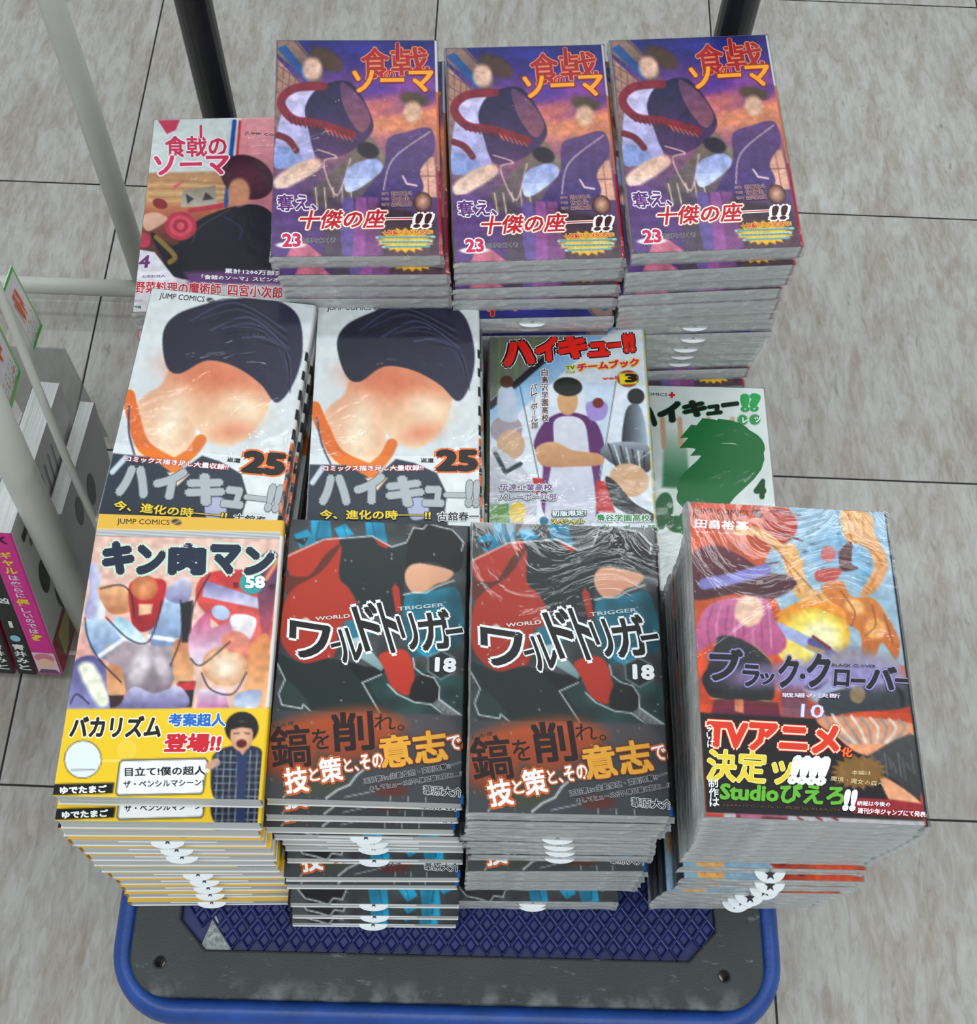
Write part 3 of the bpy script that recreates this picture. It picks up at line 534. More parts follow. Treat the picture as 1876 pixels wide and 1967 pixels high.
def design_rose():
    s = Sheet([(925, 690), (1782, 670), (1721, 1810), (787, 1841)], (214, 220, 218))
    s.vgrad([(0, (214, 220, 220)), (.285, (214, 220, 220)), (.30, (196, 150, 110)), (.42, (214, 176, 128)), (.5, (196, 120, 90)), (.62, (120, 66, 60)), (.8, (70, 50, 56)), (.81, (206, 196, 208)), (1, (214, 210, 214))])
    for k in range(6): s.line([(890, 1060+k*22), (1000, 1050+k*25), (1380, 1070+k*16)], 9, (226, 190, 140) if k % 2 else (190, 140, 104), smooth=True, soft=5)
    s.poly([(1445, 680), (1790, 668), (1740, 1350), (1400, 1350)], (226, 160, 168), (210, 130, 146)); s.line([(1405, 700), (1350, 1200)], 26, (40, 92, 168)); s.line([(1438, 700), (1420, 900)], 16, (206, 60, 70))
    s.poly([(945, 692), (1078, 690), (1052, 750), (1000, 775)], (196, 52, 92)); s.poly([(1040, 1080), (1100, 1055), (1060, 1090), (1035, 1110)], (214, 96, 120)); s.poly([(1090, 1110), (1290, 1080), (1300, 1200), (1080, 1210)], (150, 140, 124), (196, 190, 180)); s.poly([(1110, 1130), (1160, 1160), (1120, 1190)], (70, 70, 80)); s.poly([(1230, 1120), (1280, 1160), (1210, 1170)], (80, 64, 66))
    s.line([(1140, 1230), (1330, 1200)], 30, (196, 66, 84)); s.ell(955, 1190, 46, 30, 20, (150, 50, 56))
    s.poly([(900, 1360), (1040, 1440), (1180, 1290), (1420, 1200), (1600, 1220), (1720, 1420), (1700, 1640), (1080, 1640), (960, 1500)], (36, 34, 52), (30, 28, 40), smooth=True); s.line([(930, 1390), (1040, 1500), (1010, 1540)], 30, (150, 124, 70), smooth=True); s.line([(1380, 1220), (1190, 1330), (1150, 1420)], 5, (110, 92, 96), smooth=True); s.line([(1330, 1260), (1440, 1330), (1430, 1400)], 8, (60, 56, 110), smooth=True)
    s.ell(1480, 1030, 165, 125, 25, (112, 54, 78), 6, (70, 36, 52)); s.ell(1430, 1120, 66, 84, 0, (214, 158, 126), 12)
    for r, c in ((95, (196, 62, 86)), (70, (214, 92, 112)), (46, (180, 50, 74)), (24, (216, 100, 120))): s.ell(1078, 1322, r, r*.9, 0, c, 3)
    s.ell(855, 1410, 40, 46, 0, (196, 70, 96), 3); s.poly([(845, 1270), (920, 1240), (1000, 1280), (900, 1350), (860, 1340)], (222, 182, 160), smooth=True, soft=5)
    s.poly([(800, 1460), (920, 1480), (1060, 1660), (1000, 1680), (790, 1640)], (226, 222, 230)); s.poly([(1100, 1600), (1730, 1580), (1730, 1670), (1130, 1670)], (110, 70, 120), soft=16); s.mottle(.05, 30, 50, 9)
    c = (206, 50, 98); o = [(.05, (240, 232, 236))]
    s.T('食戟の', 985, 850, 1350, 845, 130, c, o, .03); s.T('|', 1190, 760, 1206, 760, 80, c, o, .05); s.T('ソーマ', 918, 965, 1365, 955, 125, c, o, .04)
    s.T('JUMP COMICS', 1455, 770, 1720, 790, 20, (70, 60, 66), [], .012, res=1); s.T('4', 820, 1540, 892, 1536, 76, (110, 50, 120), [], .03, shear=.2); s.T('出張料理人', 840, 1628, 982, 1624, 18, (90, 70, 120), [], .01, res=1)
    s.T('累計1200万部突破', 1332, 1590, 1725, 1606, 30, W_, [(.08, (100, 50, 110))], .03, res=1); s.T('「食戟のソーマ」スピンオフ', 1195, 1628, 1690, 1644, 28, W_, [(.08, (100, 50, 110))], .03, res=1)
    s.T('野菜料理の魔術師', 797, 1692, 1310, 1702, 74, (196, 40, 62), [(.05, (246, 240, 242))], .03); s.T('四宮小次郎', 1350, 1704, 1672, 1722, 74, (196, 40, 62), [(.05, (246, 240, 242))], .03); s.T('ストーリー', 795, 1775, 850, 1775, 16, (70, 110, 100), [], .01, res=1); s.T('作画', 795, 1812, 835, 1812, 18, (30, 130, 90), [], .03, res=1)
    return s, .80, lambda v: (226, 180, 186)
def design_yellow58():
    s = Sheet([(325, 58), (1500, 120), (1370, 1830), (40, 1800)], (228, 190, 176))
    s.poly([(300, 560), (470, 420), (560, 700), (520, 1270), (120, 1270), (180, 900)], (236, 196, 184), (214, 150, 140)); s.poly([(160, 980), (350, 960), (420, 1270), (140, 1270)], (92, 88, 140), (150, 150, 196), smooth=True); s.poly([(200, 1010), (300, 990), (400, 1200), (330, 1240)], (236, 236, 214), smooth=True, soft=14)
    s.poly([(1050, 430), (1460, 480), (1430, 900), (1300, 1000), (1150, 800), (960, 600)], (196, 50, 52), (226, 130, 120), smooth=True); s.poly([(1020, 480), (1380, 600), (1370, 660), (1000, 580)], (126, 120, 170), (220, 220, 236)); s.poly([(1190, 700), (1345, 720), (1300, 860), (1200, 850)], (240, 236, 236), (200, 190, 200), smooth=True); s.poly([(1350, 400), (1480, 330), (1450, 700), (1400, 900)], (60, 52, 96), (196, 80, 90), smooth=True)
    s.poly([(250, 390), (320, 380), (370, 620), (350, 710), (240, 690), (270, 520)], (150, 146, 190), (226, 232, 240), smooth=True, ang=0); s.poly([(320, 520), (440, 500), (560, 560), (540, 660), (400, 670)], (226, 176, 132), (190, 126, 86), smooth=True)
    s.poly([(240, 720), (380, 720), (500, 820), (430, 950), (310, 930), (250, 820)], (182, 204, 224), (120, 140, 178), smooth=True); s.poly([(700, 620), (850, 560), (870, 800), (830, 900), (680, 880), (660, 760)], (186, 208, 228), (120, 140, 180), smooth=True); s.poly([(760, 540), (880, 460), (930, 520), (900, 620), (780, 600)], (206, 206, 226), (130, 126, 170), smooth=True)
    s.poly([(540, 480), (740, 470), (760, 560), (690, 760), (570, 780), (530, 640)], (206, 44, 52), (150, 30, 40), smooth=True); s.ell(625, 520, 88, 78, 0, (222, 150, 104), 5, (186, 104, 66)); s.poly([(590, 620), (680, 620), (670, 680), (590, 690)], (236, 196, 160))
    s.poly([(430, 700), (520, 720), (640, 850), (560, 870), (450, 800)], (160, 196, 214), (220, 232, 238), smooth=True)
    s.poly([(360, 900), (480, 850), (700, 880), (850, 900), (830, 1080), (720, 1210), (560, 1200), (470, 1080)], (176, 160, 166), (132, 116, 128), smooth=True); s.ell(600, 1000, 60, 110, 20, (214, 202, 208), 30); s.ell(740, 1000, 40, 90, -20, (200, 188, 196), 24); s.line([(330, 940), (500, 830)], 26, (226, 230, 236)); s.line([(660, 820), (860, 850)], 26, (226, 230, 236))
    s.poly([(820, 860), (930, 860), (950, 1060), (920, 1130), (830, 1100)], (196, 132, 90), (226, 176, 130), smooth=True); s.poly([(390, 1000), (480, 1020), (500, 1180), (400, 1180)], (196, 132, 90), (226, 176, 130), smooth=True); s.poly([(850, 1100), (960, 1100), (940, 1260), (870, 1260)], (40, 34, 44)); s.poly([(840, 1110), (960, 1100), (955, 1150), (850, 1160)], (200, 50, 60)); s.poly([(400, 1180), (500, 1180), (490, 1260), (410, 1260)], (60, 40, 50)); s.poly([(860, 620), (940, 600), (920, 860), (870, 860)], (30, 28, 36))
    s.poly([(920, 800), (1050, 660), (1060, 770), (1180, 740), (1170, 860), (1000, 1000), (930, 960)], (190, 80, 120), (230, 226, 238), smooth=True); s.ell(1120, 680, 60, 44, 20, (180, 196, 226), 5)
    s.ell(1150, 1010, 150, 120, 10, (246, 226, 206), 6, (214, 160, 120)); s.ell(1215, 860, 90, 66, 10, (222, 140, 120), 5); s.poly([(1300, 900), (1430, 830), (1400, 1270), (1200, 1270), (1290, 1100)], (206, 130, 80), (236, 186, 140), smooth=True); s.poly([(980, 1150), (1150, 1150), (1180, 1265), (970, 1265)], (226, 214, 228), (190, 120, 160)); s.poly([(1230, 1180), (1380, 1160), (1360, 1260), (1220, 1265)], (150, 160, 190), (210, 216, 230), smooth=True)
    s.poly([(480, 1230), (560, 1130), (700, 1170), (860, 1130), (900, 1260), (470, 1265)], (196, 196, 220), (110, 100, 150), smooth=True)
    for P in ([(240, 700), (260, 820), (330, 950), (480, 1100)], [(380, 700), (520, 830), (640, 860), (700, 760), (740, 600)], [(560, 700), (540, 560), (470, 500), (340, 520)], [(860, 600), (870, 800), (800, 1000)], [(930, 960), (1000, 1000), (1180, 860)], [(1000, 1050), (1060, 1150), (1200, 1180), (1290, 1050)], [(1050, 440), (950, 620), (920, 800)], [(150, 1230), (190, 1170), (270, 1230)]):
        s.line(P, 8, (36, 30, 44), smooth=True)
    s.mottle(.10, 34, 50, 11)
    s.poly([(320, 40), (1510, 100), (1505, 236), (1490, 232), (312, 190)], (236, 236, 236)); s.poly([(320, 40), (1510, 100), (1503, 192), (314, 152)], (226, 182, 74))
    for k in range(4): s.line([(312, 160+k*11), (1500, 200+k*11)], 3.6, (110, 116, 124))
    s.poly([(1390, 470), (1480, 330), (1500, 380), (1420, 490)], (206, 48, 110)); s.line([(1410, 480), (1490, 350)], 18, (196, 168, 90))
    # the yellow paper band
    s.poly([(130, 1262), (1420, 1272), (1371, 1840), (30, 1840)], (236, 200, 44)); s.ell(235, 1575, 122, 118, 0, (60, 50, 30)); s.ell(235, 1575, 117, 113, 0, (226, 234, 238)); s.line([(360, 1585), (560, 1585)], 7, (240, 236, 200)); s.line([(160, 1640), (310, 1640)], 4, (80, 80, 84))
    s.ell(520, 1520, 60, 60, 0, (244, 214, 110), 3); s.ell(520, 1520, 54, 54, 0, (238, 206, 70), 3)
    s.poly([(492, 1578), (1030, 1572), (1048, 1590), (1022, 1780), (1005, 1796), (465, 1802), (450, 1785), (472, 1598)], (34, 30, 30)); s.poly([(1010, 1680), (1190, 1565), (1030, 1640)], (240, 240, 240))
    s.poly([(496, 1586), (1028, 1580), (1040, 1594), (1014, 1776), (1002, 1788), (468, 1794), (458, 1782), (480, 1600)], (240, 242, 244))
    s.poly([(40, 1726), (442, 1720), (432, 1786), (30, 1796)], (20, 18, 20))
    s.poly([(1070, 1600), (1110, 1530), (1200, 1500), (1330, 1500), (1400, 1560), (1380, 1830), (1100, 1830)], (38, 44, 62), (30, 34, 48), smooth=True); s.line([(1060, 1620), (1100, 1600)], 50, (206, 160, 130))
    for k in range(7): s.line([(1110+k*42, 1530), (1100+k*42, 1830)], 6, (150, 160, 176)); s.line([(1090, 1560+k*42), (1385, 1560+k*42)], 5, (140, 150, 168))
    s.poly([(1230, 1520), (1300, 1520), (1290, 1830), (1240, 1830)], (46, 58, 100)); s.poly([(1220, 1490), (1310, 1490), (1270, 1560)], (210, 160, 130))
    s.ell(1262, 1390, 108, 100, 0, (26, 22, 24)); s.ell(1262, 1440, 74, 94, 0, (228, 182, 152), 4, (206, 150, 120)); s.poly([(1180, 1350), (1345, 1350), (1335, 1395), (1262, 1385), (1190, 1400)], (26, 22, 24)); s.ell(1262, 1486, 34, 26, 0, (96, 28, 34)); s.line([(1215, 1425), (1245, 1422)], 6, (60, 40, 36)); s.line([(1282, 1422), (1312, 1425)], 6, (60, 40, 36))
    s.T('JUMP COMICS', 440, 110, 776, 124, 42, (66, 50, 30), [], .012); s.ell(828, 118, 32, 18, 10, (54, 44, 40)); s.line([(806, 130), (850, 112)], 7, (226, 200, 150))
    nv = (24, 40, 66); o = [(.07, (206, 222, 206))]
    for ch, x0, y0, x1, y1, h in (('キ', 345, 330, 555, 336, 210), ('ン', 562, 345, 755, 350, 190), ('肉', 765, 345, 1010, 352, 200), ('マ', 1030, 350, 1230, 358, 190), ('ン', 1245, 365, 1440, 372, 180)): s.T(ch, x0, y0, x1, y1, h, nv, o, .085)
    s.T('にく', 835, 268, 955, 272, 20, W_, [], .03, res=1); s.ell(1318, 497, 78, 72, 0, (44, 160, 158)); s.T('58', 1256, 496, 1382, 498, 78, W_, [], .05); s.T('第', 1178, 512, 1216, 514, 36, (70, 40, 40), [], .0, res=1); s.T('巻', 1404, 524, 1446, 526, 36, (70, 40, 40), [], .0, res=1)
    s.T('バカリズム', 150, 1372, 735, 1376, 136, (22, 20, 22), [(.07, (246, 240, 214))], .045, shear=.12); s.T('考案超人', 776, 1336, 1138, 1340, 84, (40, 112, 196), [(.06, W_)], .045)
    s.T('登場!!', 750, 1478, 1112, 1480, 118, (206, 34, 54), [(.06, W_)], .05, shear=.15); s.T('目立て!僕の超人', 500, 1655, 1012, 1648, 56, (34, 32, 34), [], .03); s.T('ザ・ペンシルマシーン!', 492, 1732, 1002, 1722, 42, (34, 32, 34), [], .02)
    s.T('ゆでたまご', 86, 1766, 388, 1758, 48, W_, [], .055)
    return s, .693, lambda v: (226, 182, 74) if v < .06 else ((232, 230, 226) if v < .69 else (236, 200, 44))
def design_dark18():
    s = Sheet([(218, 72), (1330, 150), (1290, 1835), (45, 1830)], (66, 69, 72))
    for P in ([(235, 168), (320, 138), (405, 235), (275, 255)], [(345, 80), (470, 78), (482, 190), (350, 205)], [(500, 140), (570, 108), (625, 180), (530, 202)], [(695, 90), (812, 100), (838, 240), (702, 192)]): s.poly(P, (24, 150, 186), (30, 128, 160))
    s.poly([(230, 200), (330, 190), (300, 240)], (30, 36, 40)); s.line([(400, 100), (380, 190)], 10, (16, 90, 116)); s.line([(560, 130), (575, 190)], 5, (16, 90, 116)); s.line([(740, 110), (760, 200)], 6, (16, 90, 116))
    s.poly([(960, 560), (1120, 540), (1280, 540), (1300, 860), (1130, 900), (980, 940), (940, 700)], (24, 116, 138), (32, 82, 92), smooth=True); s.poly([(1010, 850), (1200, 850), (1150, 960), (1040, 920)], (28, 140, 168), smooth=True); s.poly([(690, 1090), (900, 980), (1320, 1080), (1310, 1400), (860, 1400)], (34, 78, 76), (46, 60, 62)); s.mottle(.25, 16, 24, 21)
    s.poly([(190, 305), (420, 215), (540, 208), (550, 420), (640, 600), (640, 690), (530, 760), (505, 920), (410, 985), (260, 960), (155, 840), (160, 640), (220, 480)], (184, 58, 36), (166, 50, 34), smooth=True); s.poly([(180, 430), (330, 430), (450, 290), (540, 240), (420, 400), (260, 490), (185, 545)], (104, 44, 30), smooth=True)
    s.poly([(540, 205), (740, 196), (860, 268), (960, 250), (990, 400), (945, 480), (930, 640), (820, 700), (700, 660), (600, 520), (530, 440), (545, 270)], (36, 48, 50), (30, 38, 42), smooth=True); s.poly([(750, 205), (850, 250), (830, 276), (780, 250)], (170, 54, 38)); s.poly([(865, 520), (885, 488), (912, 520), (928, 660), (890, 668)], (176, 54, 38))
    s.ell(1120, 250, 168, 110, 12, (20, 21, 24)); s.poly([(960, 300), (1010, 170), (1100, 130), (1250, 170), (1310, 330), (1260, 430), (1130, 360), (1010, 390), (960, 460)], (22, 23, 26), smooth=True); s.poly([(960, 400), (1040, 370), (1240, 420), (1210, 480), (1140, 500), (1080, 540), (1000, 550), (950, 480)], (226, 176, 146), (214, 160, 130), smooth=True); 
    s.poly([(135, 920), (300, 980), (500, 950), (680, 1060), (760, 1180), (830, 1290), (480, 1360), (300, 1250), (170, 1090)], (28, 40, 42), (34, 48, 48), smooth=True); s.poly([(560, 960), (700, 1000), (830, 1010), (800, 1060), (690, 1100), (640, 1060)], (18, 22, 26)); s.poly([(140, 1160), (190, 1080), (330, 1220), (300, 1260), (180, 1250)], (44, 62, 58), smooth=True)
    s.poly([(520, 760), (600, 740), (820, 1000), (800, 1030), (560, 880)], (212, 222, 224), (120, 150, 150)); s.poly([(560, 720), (660, 700), (740, 800), (600, 830)], (44, 120, 140))
    s.poly([(790, 925), (960, 905), (1012, 1090), (965, 1178), (870, 1130), (820, 1020)], (192, 60, 38), (180, 52, 36), smooth=True); s.poly([(1010, 1080), (1100, 1040), (1165, 1130), (1150, 1210), (1050, 1230), (980, 1190)], (20, 22, 26), smooth=True)
    s.poly([(1120, 1230), (1160, 1196), (1318, 1310), (1305, 1368)], (128, 132, 134)); 
    for k in range(6): s.line([(1150+k*28, 1215+k*22), (1135+k*28, 1245+k*22)], 4, (76, 80, 84))
    wl = (226, 230, 230)
    for P in ([(190, 305), (430, 205), (740, 194), (862, 264), (955, 240), (1000, 150), (1060, 160), (1090, 125), (1160, 150), (1240, 170), (1310, 250), (1295, 300)], [(130, 980), (180, 1080), (138, 1170), (160, 1240), (290, 1262), (300, 1236), (350, 1280), (470, 1360)], [(800, 1050), (680, 1100), (770, 1250), (840, 1370)], [(1000, 950), (1010, 1010), (1060, 1050), (1130, 1070), (1165, 1130), (1160, 1200), (1300, 1300)], [(840, 1110), (900, 1170), (1010, 1220), (1110, 1232), (1290, 1370)], [(940, 560), (1000, 548), (1080, 550), (1140, 515), (1250, 480)]): s.line(P, 7, wl)
    s.specks(70, (190, 196, 198), 5, 130, 1320, 90, 1830, 4)
    # band
    s.poly([(85, 1272), (1320, 1300), (1290, 1840), (45, 1840)], (68, 71, 75), soft=3); s.poly([(900, 1300), (1200, 1290), (1300, 1420), (1000, 1460)], (84, 80, 84), soft=20)
    s.poly([(60, 1430), (240, 1330), (560, 1270), (780, 1270), (950, 1360), (830, 1480), (600, 1600), (300, 1720), (60, 1650)], (176, 84, 46), (126, 62, 44), smooth=True, soft=46); s.poly([(400, 1540), (660, 1600), (520, 1780), (300, 1800)], (70, 74, 62), soft=30); s.ell(860, 1760, 110, 40, 0, (96, 50, 46), 20)
    s.line([(450, 1822), (520, 1770), (600, 1735), (650, 1670), (690, 1640)], 10, (206, 210, 210)); s.line([(850, 1420), (890, 1460)], 6, (214, 150, 80)); s.line([(170, 1825), (210, 1780)], 7, (206, 190, 170)); s.line([(570, 1812), (760, 1770)], 4, (190, 194, 196)); s.line([(1190, 1620), (1300, 1580)], 3, (190, 194, 196))
    for k in range(3): s.line([(860+k*110, 1800), (862+k*110, 1830)], 5, (170, 176, 176))
    s.specks(30, (150, 156, 158), 9, 60, 1300, 1290, 1830, 4)
    o = [(.045, W_)]; bk = (24, 23, 26)
    for ch, x0, y0, x1, y1, h in (('ワ', 200, 815, 470, 860, 230), ('ー', 470, 872, 560, 850, 30), ('ル', 515, 880, 665, 850, 220), ('ド', 640, 770, 790, 740, 300), ('ト', 800, 765, 915, 745, 330), ('リ', 905, 800, 1010, 780, 230), ('ガ', 1015, 790, 1220, 770, 250), ('ー', 1180, 795, 1285, 782, 34)):
        s.T(ch, x0, y0, x1, y1, h, bk, o, .035, shear=-.12)
    s.T('WORLD', 372, 702, 592, 686, 24, (214, 206, 202), [], .03, res=2); s.T('TRIGGER', 888, 648, 1172, 626, 24, (190, 200, 204), [], .03, res=2); s.poly([(292, 700), (316, 690), (340, 704), (338, 730), (314, 742), (290, 728)], (206, 200, 196))
    s.poly([(1175, 903), (1255, 945), (1255, 1040), (1172, 1083), (1090, 1035), (1090, 940)], (150, 160, 162)); s.poly([(1175, 911), (1248, 950), (1248, 1036), (1172, 1075), (1097, 1030), (1097, 945)], (34, 44, 48)); s.T('18', 1115, 990, 1246, 996, 92, W_, [], .05)
    dk = (44, 26, 26)
    s.T('鎬', 82, 1512, 345, 1490, 270, dk, [], .022); s.T('を', 352, 1458, 462, 1448, 130, dk, [], .01); s.T('削', 478, 1412, 745, 1392, 250, dk, [], .035); s.T('れ。', 745, 1345, 930, 1345, 100, dk, [], .0); s.T('しのぎ', 105, 1378, 240, 1352, 26, dk, [], .0, res=1)
    og = [(.09, (196, 100, 50))]
    s.T('技', 175, 1722, 330, 1700, 165, W_, og, .035); s.T('と', 335, 1680, 400, 1668, 84, W_, og, .02); s.T('策', 400, 1655, 545, 1632, 160, W_, og, .032); s.T('と、', 555, 1618, 645, 1605, 86, W_, og, .02); s.T('その', 655, 1598, 800, 1575, 96, W_, og, .03)
    s.T('意志', 775, 1535, 1190, 1478, 205, (226, 166, 62), [(.03, (120, 60, 30))], .04); s.T('で。', 1192, 1475, 1312, 1458, 92, W_, og, .02)
    s.T('玉狛第2vs生駒旋空・変則攻撃!!', 678, 1712, 1210, 1608, 36, K_, [(.09, (176, 176, 180))], .03, res=1); s.T('そしてヒュースが入隊試験に挑む…!!', 716, 1760, 1280, 1652, 34, K_, [(.09, (176, 176, 180))], .03, res=1)
    s.T('葦原大介', 1045, 1758, 1284, 1770, 56, K_, [(.06, (220, 224, 226))], .02)
    return s, .70, lambda v: (20, 20, 24) if v < .97 else (30, 110, 190)
def design_orange10():
    s = Sheet([(120, 38), (1240, 110), (1500, 1925), (225, 1860)], (206, 86, 42))
    s.vgrad([(0, (200, 84, 50)), (.3, (216, 104, 52)), (.6, (204, 78, 40)), (1, (190, 70, 44))]); s.mottle(.14, 12, 18, 31)
    s.poly([(680, 60), (1250, 100), (1420, 1000), (1000, 960), (700, 760), (600, 560), (560, 380), (600, 300), (720, 250), (740, 150)], (150, 182, 204), (168, 192, 206), smooth=False, soft=6); s.ell(1000, 330, 160, 120, 20, (128, 176, 206), 60); s.ell(1160, 480, 60, 90, 0, (110, 170, 200), 40)
    s.ell(640, 180, 104, 108, 0, (184, 56, 34), 6); s.specks(12, (110, 140, 160), 4, 760, 1200, 150, 600, 12)
    for P in ([(620, 90), (755, 122)], [(640, 218), (770, 266)], [(520, 412), (640, 392)]): s.line(P, 11, (96, 46, 44))
    s.line([(400, 205), (520, 215), (650, 310), (760, 400)], 54, (222, 170, 104), smooth=True); s.line([(700, 330), (780, 560), (960, 640)], 96, (228, 180, 116), smooth=True)
    s.poly([(1000, 95), (1165, 120), (1190, 230), (1270, 400), (1200, 560), (1110, 580), (1190, 420), (1130, 300), (1030, 270)], (226, 178, 112), (214, 150, 84), smooth=True)
    for P in ([(1040, 120), (1060, 260), (1180, 330), (1240, 420)], [(1120, 130), (1130, 260)], [(1150, 560), (1230, 420)], [(560, 230), (700, 400), (900, 620)], [(480, 215), (640, 330), (760, 560)]): s.line(P, 5, (176, 110, 60), smooth=True)
    s.poly([(880, 540), (1000, 500), (1060, 590), (1180, 600), (1250, 680), (1340, 850), (1320, 960), (1240, 860), (1200, 940), (1130, 960), (1110, 800), (1000, 730), (960, 640)], (216, 140, 66), (196, 112, 50), smooth=True); s.ell(1080, 650, 60, 40, 30, (240, 190, 120), 16); s.ell(1200, 780, 60, 60, 30, (236, 176, 100), 20)
    for P in ([(1000, 560), (1080, 680), (1060, 760)], [(1180, 640), (1200, 760), (1140, 820)], [(1250, 700), (1300, 860)]): s.line(P, 6, (140, 70, 36), smooth=True)
    s.ell(925, 345, 44, 46, 0, (200, 110, 110), 8); s.poly([(990, 330), (1060, 280), (1060, 400), (1100, 430), (1000, 440)], (96, 40, 46), smooth=True); s.poly([(860, 440), (1000, 430), (960, 500), (860, 500)], (196, 90, 80), smooth=True)
    s.ell(830, 820, 222, 204, 0, (232, 170, 50), 8); s.ell(850, 830, 180, 165, 0, (246, 226, 110), 30); s.ell(880, 830, 110, 100, 0, (246, 240, 196), 40); s.poly([(620, 700), (760, 620), (980, 640), (1020, 720), (840, 650), (700, 690)], (236, 160, 50), smooth=True)
    s.poly([(640, 900), (760, 900), (790, 1010), (680, 960)], (240, 220, 130), smooth=True)
    s.line([(640, 770), (760, 830), (960, 940)], 66, (176, 184, 224)); s.line([(830, 850), (960, 930)], 46, (96, 92, 150)); s.line([(840, 820), (940, 890)], 16, (120, 40, 50)); s.line([(810, 880), (900, 910)], 24, (190, 160, 100))
    s.poly([(180, 720), (260, 620), (400, 590), (560, 590), (620, 720), (690, 860), (600, 930), (420, 870), (300, 830), (170, 900)], (206, 124, 166), (188, 92, 140), smooth=True)
    for k in range(8): s.line([(260+k*46, 640), (230+k*52, 760), (250+k*50, 880)], 8, (228, 156, 190) if k % 2 else (164, 80, 130), smooth=True)
    s.ell(470, 668, 84, 92, 10, (240, 204, 182), 12)
    s.poly([(135, 330), (280, 290), (420, 350), (560, 440), (700, 470), (740, 530), (600, 600), (400, 570), (150, 600), (135, 450)], (112, 46, 66), (80, 32, 48), smooth=True, soft=6)
    s.line([(210, 510), (380, 480), (560, 430)], 66, (142, 138, 200), smooth=True, soft=5); 
    s.poly([(270, 880), (300, 810), (420, 830), (560, 920), (604, 1000), (606, 1190), (420, 1200), (260, 1170), (215, 1060)], (52, 48, 54), (38, 38, 42), smooth=True); s.line([(250, 1170), (420, 1200), (600, 1190)], 7, (190, 160, 110)); s.line([(480, 840), (600, 960)], 6, (190, 160, 110))
    s.poly([(270, 1180), (640, 1200), (660, 1290), (250, 1270)], (126, 42, 60), (96, 34, 60)); s.poly([(390, 1180), (440, 1180), (440, 1260), (390, 1250)], (206, 130, 96)); s.poly([(1030, 880), (1340, 960), (1400, 1150), (1000, 1150), (640, 1120), (700, 1000)], (150, 140, 156), (190, 186, 196), soft=30)
    s.poly([(660, 1090), (780, 1090), (830, 1280), (660, 1290)], (130, 80, 96), soft=14); s.ell(900, 1150, 90, 60, 0, (176, 184, 206), 20); s.poly([(880, 1180), (1050, 1120), (1390, 1100), (1400, 1230), (1100, 1260), (920, 1280)], (66, 74, 80), (52, 58, 66), smooth=True); s.ell(1100, 1160, 44, 50, 0, (150, 130, 96), 6)
    # logo strokes
    for P, w in (([(215, 1075), (230, 1020), (330, 1000)], 26), ([(300, 1130), (240, 1120), (212, 1060)], 30), ([(1270, 1080), (1350, 1150), (1360, 1220)], 26), ([(800, 1110), (860, 1120), (920, 1080)], 22), ([(420, 1100), (480, 1130)], 20)): s.line(P, w, (30, 26, 36), smooth=True, soft=4)
    s.ell(780, 1050, 200, 70, 5, (168, 156, 206), 50); s.ell(1150, 1050, 180, 70, 5, (160, 150, 196), 50); s.ell(500, 1050, 150, 60, 0, (140, 120, 160), 50)
    # black band across the lower part
    s.poly([(188, 1256), (1410, 1330), (1480, 1850), (1492, 1900), (226, 1838)], (34, 28, 32)); s.poly([(880, 1290), (1420, 1330), (1440, 1480), (1250, 1520), (1110, 1500), (1000, 1420)], (206, 140, 104), (226, 160, 120), smooth=True)
    for k in range(9): s.line([(900+k*55, 1270+k*5), (960+k*52, 1360), (1060+k*30, 1440)], 15, (206, 206, 204) if k % 2 else (140, 140, 142), smooth=True)
    s.poly([(1030, 1560), (1150, 1520), (1330, 1420), (1440, 1420), (1470, 1760), (1320, 1660), (1200, 1600)], (74, 74, 76), (58, 58, 60), smooth=True); s.poly([(1230, 1640), (1330, 1680), (1470, 1790), (1470, 1850), (1330, 1830)], (214, 150, 112), (230, 176, 140), smooth=True)
    for k in range(10): s.line([(1180+k*26, 1500+(k % 3)*30), (1200+k*26, 1600+(k % 4)*20)], 4, (120, 120, 122))
    s.star(1110, 1610, 170, 105, 18, (134, 100, 52)); s.poly([(1080, 1760), (1300, 1770), (1500, 1800), (1500, 1885), (1085, 1850)], (150, 40, 50), soft=4)
    s.poly([(188, 1256), (210, 1257), (222, 1350), (200, 1350)], (34, 28, 32)); s.poly([(226, 1838), (1492, 1898), (1500, 1930), (225, 1865)], (190, 186, 190)); s.poly([(226, 1840), (330, 1846), (330, 1870), (225, 1866)], (196, 60, 40)); s.poly([(400, 1848), (700, 1866), (700, 1890), (400, 1876)], (126, 44, 62)); s.poly([(430, 1850), (560, 1856), (540, 1880), (430, 1876)], (190, 110, 140)); s.mottle(.07, 50, 70, 33)
    for x in (760, 870, 960): s.line([(x, 1872), (x+30, 1888)], 12, (130, 50, 66))
    s.T('JUMP COMICS', 142, 92, 460, 112, 44, (60, 34, 34), [], .012); s.ell(515, 108, 30, 22, 15, (60, 36, 36)); s.line([(490, 120), (540, 100)], 6, (206, 110, 70)); s.T('田畠裕基', 155, 160, 458, 180, 52, W_, [], .02); s.T('yuki tabata', 160, 208, 430, 226, 16, (230, 200, 190), [], .0, res=1)
    bk = (30, 26, 34); h_ = [(.05, (156, 148, 200))]
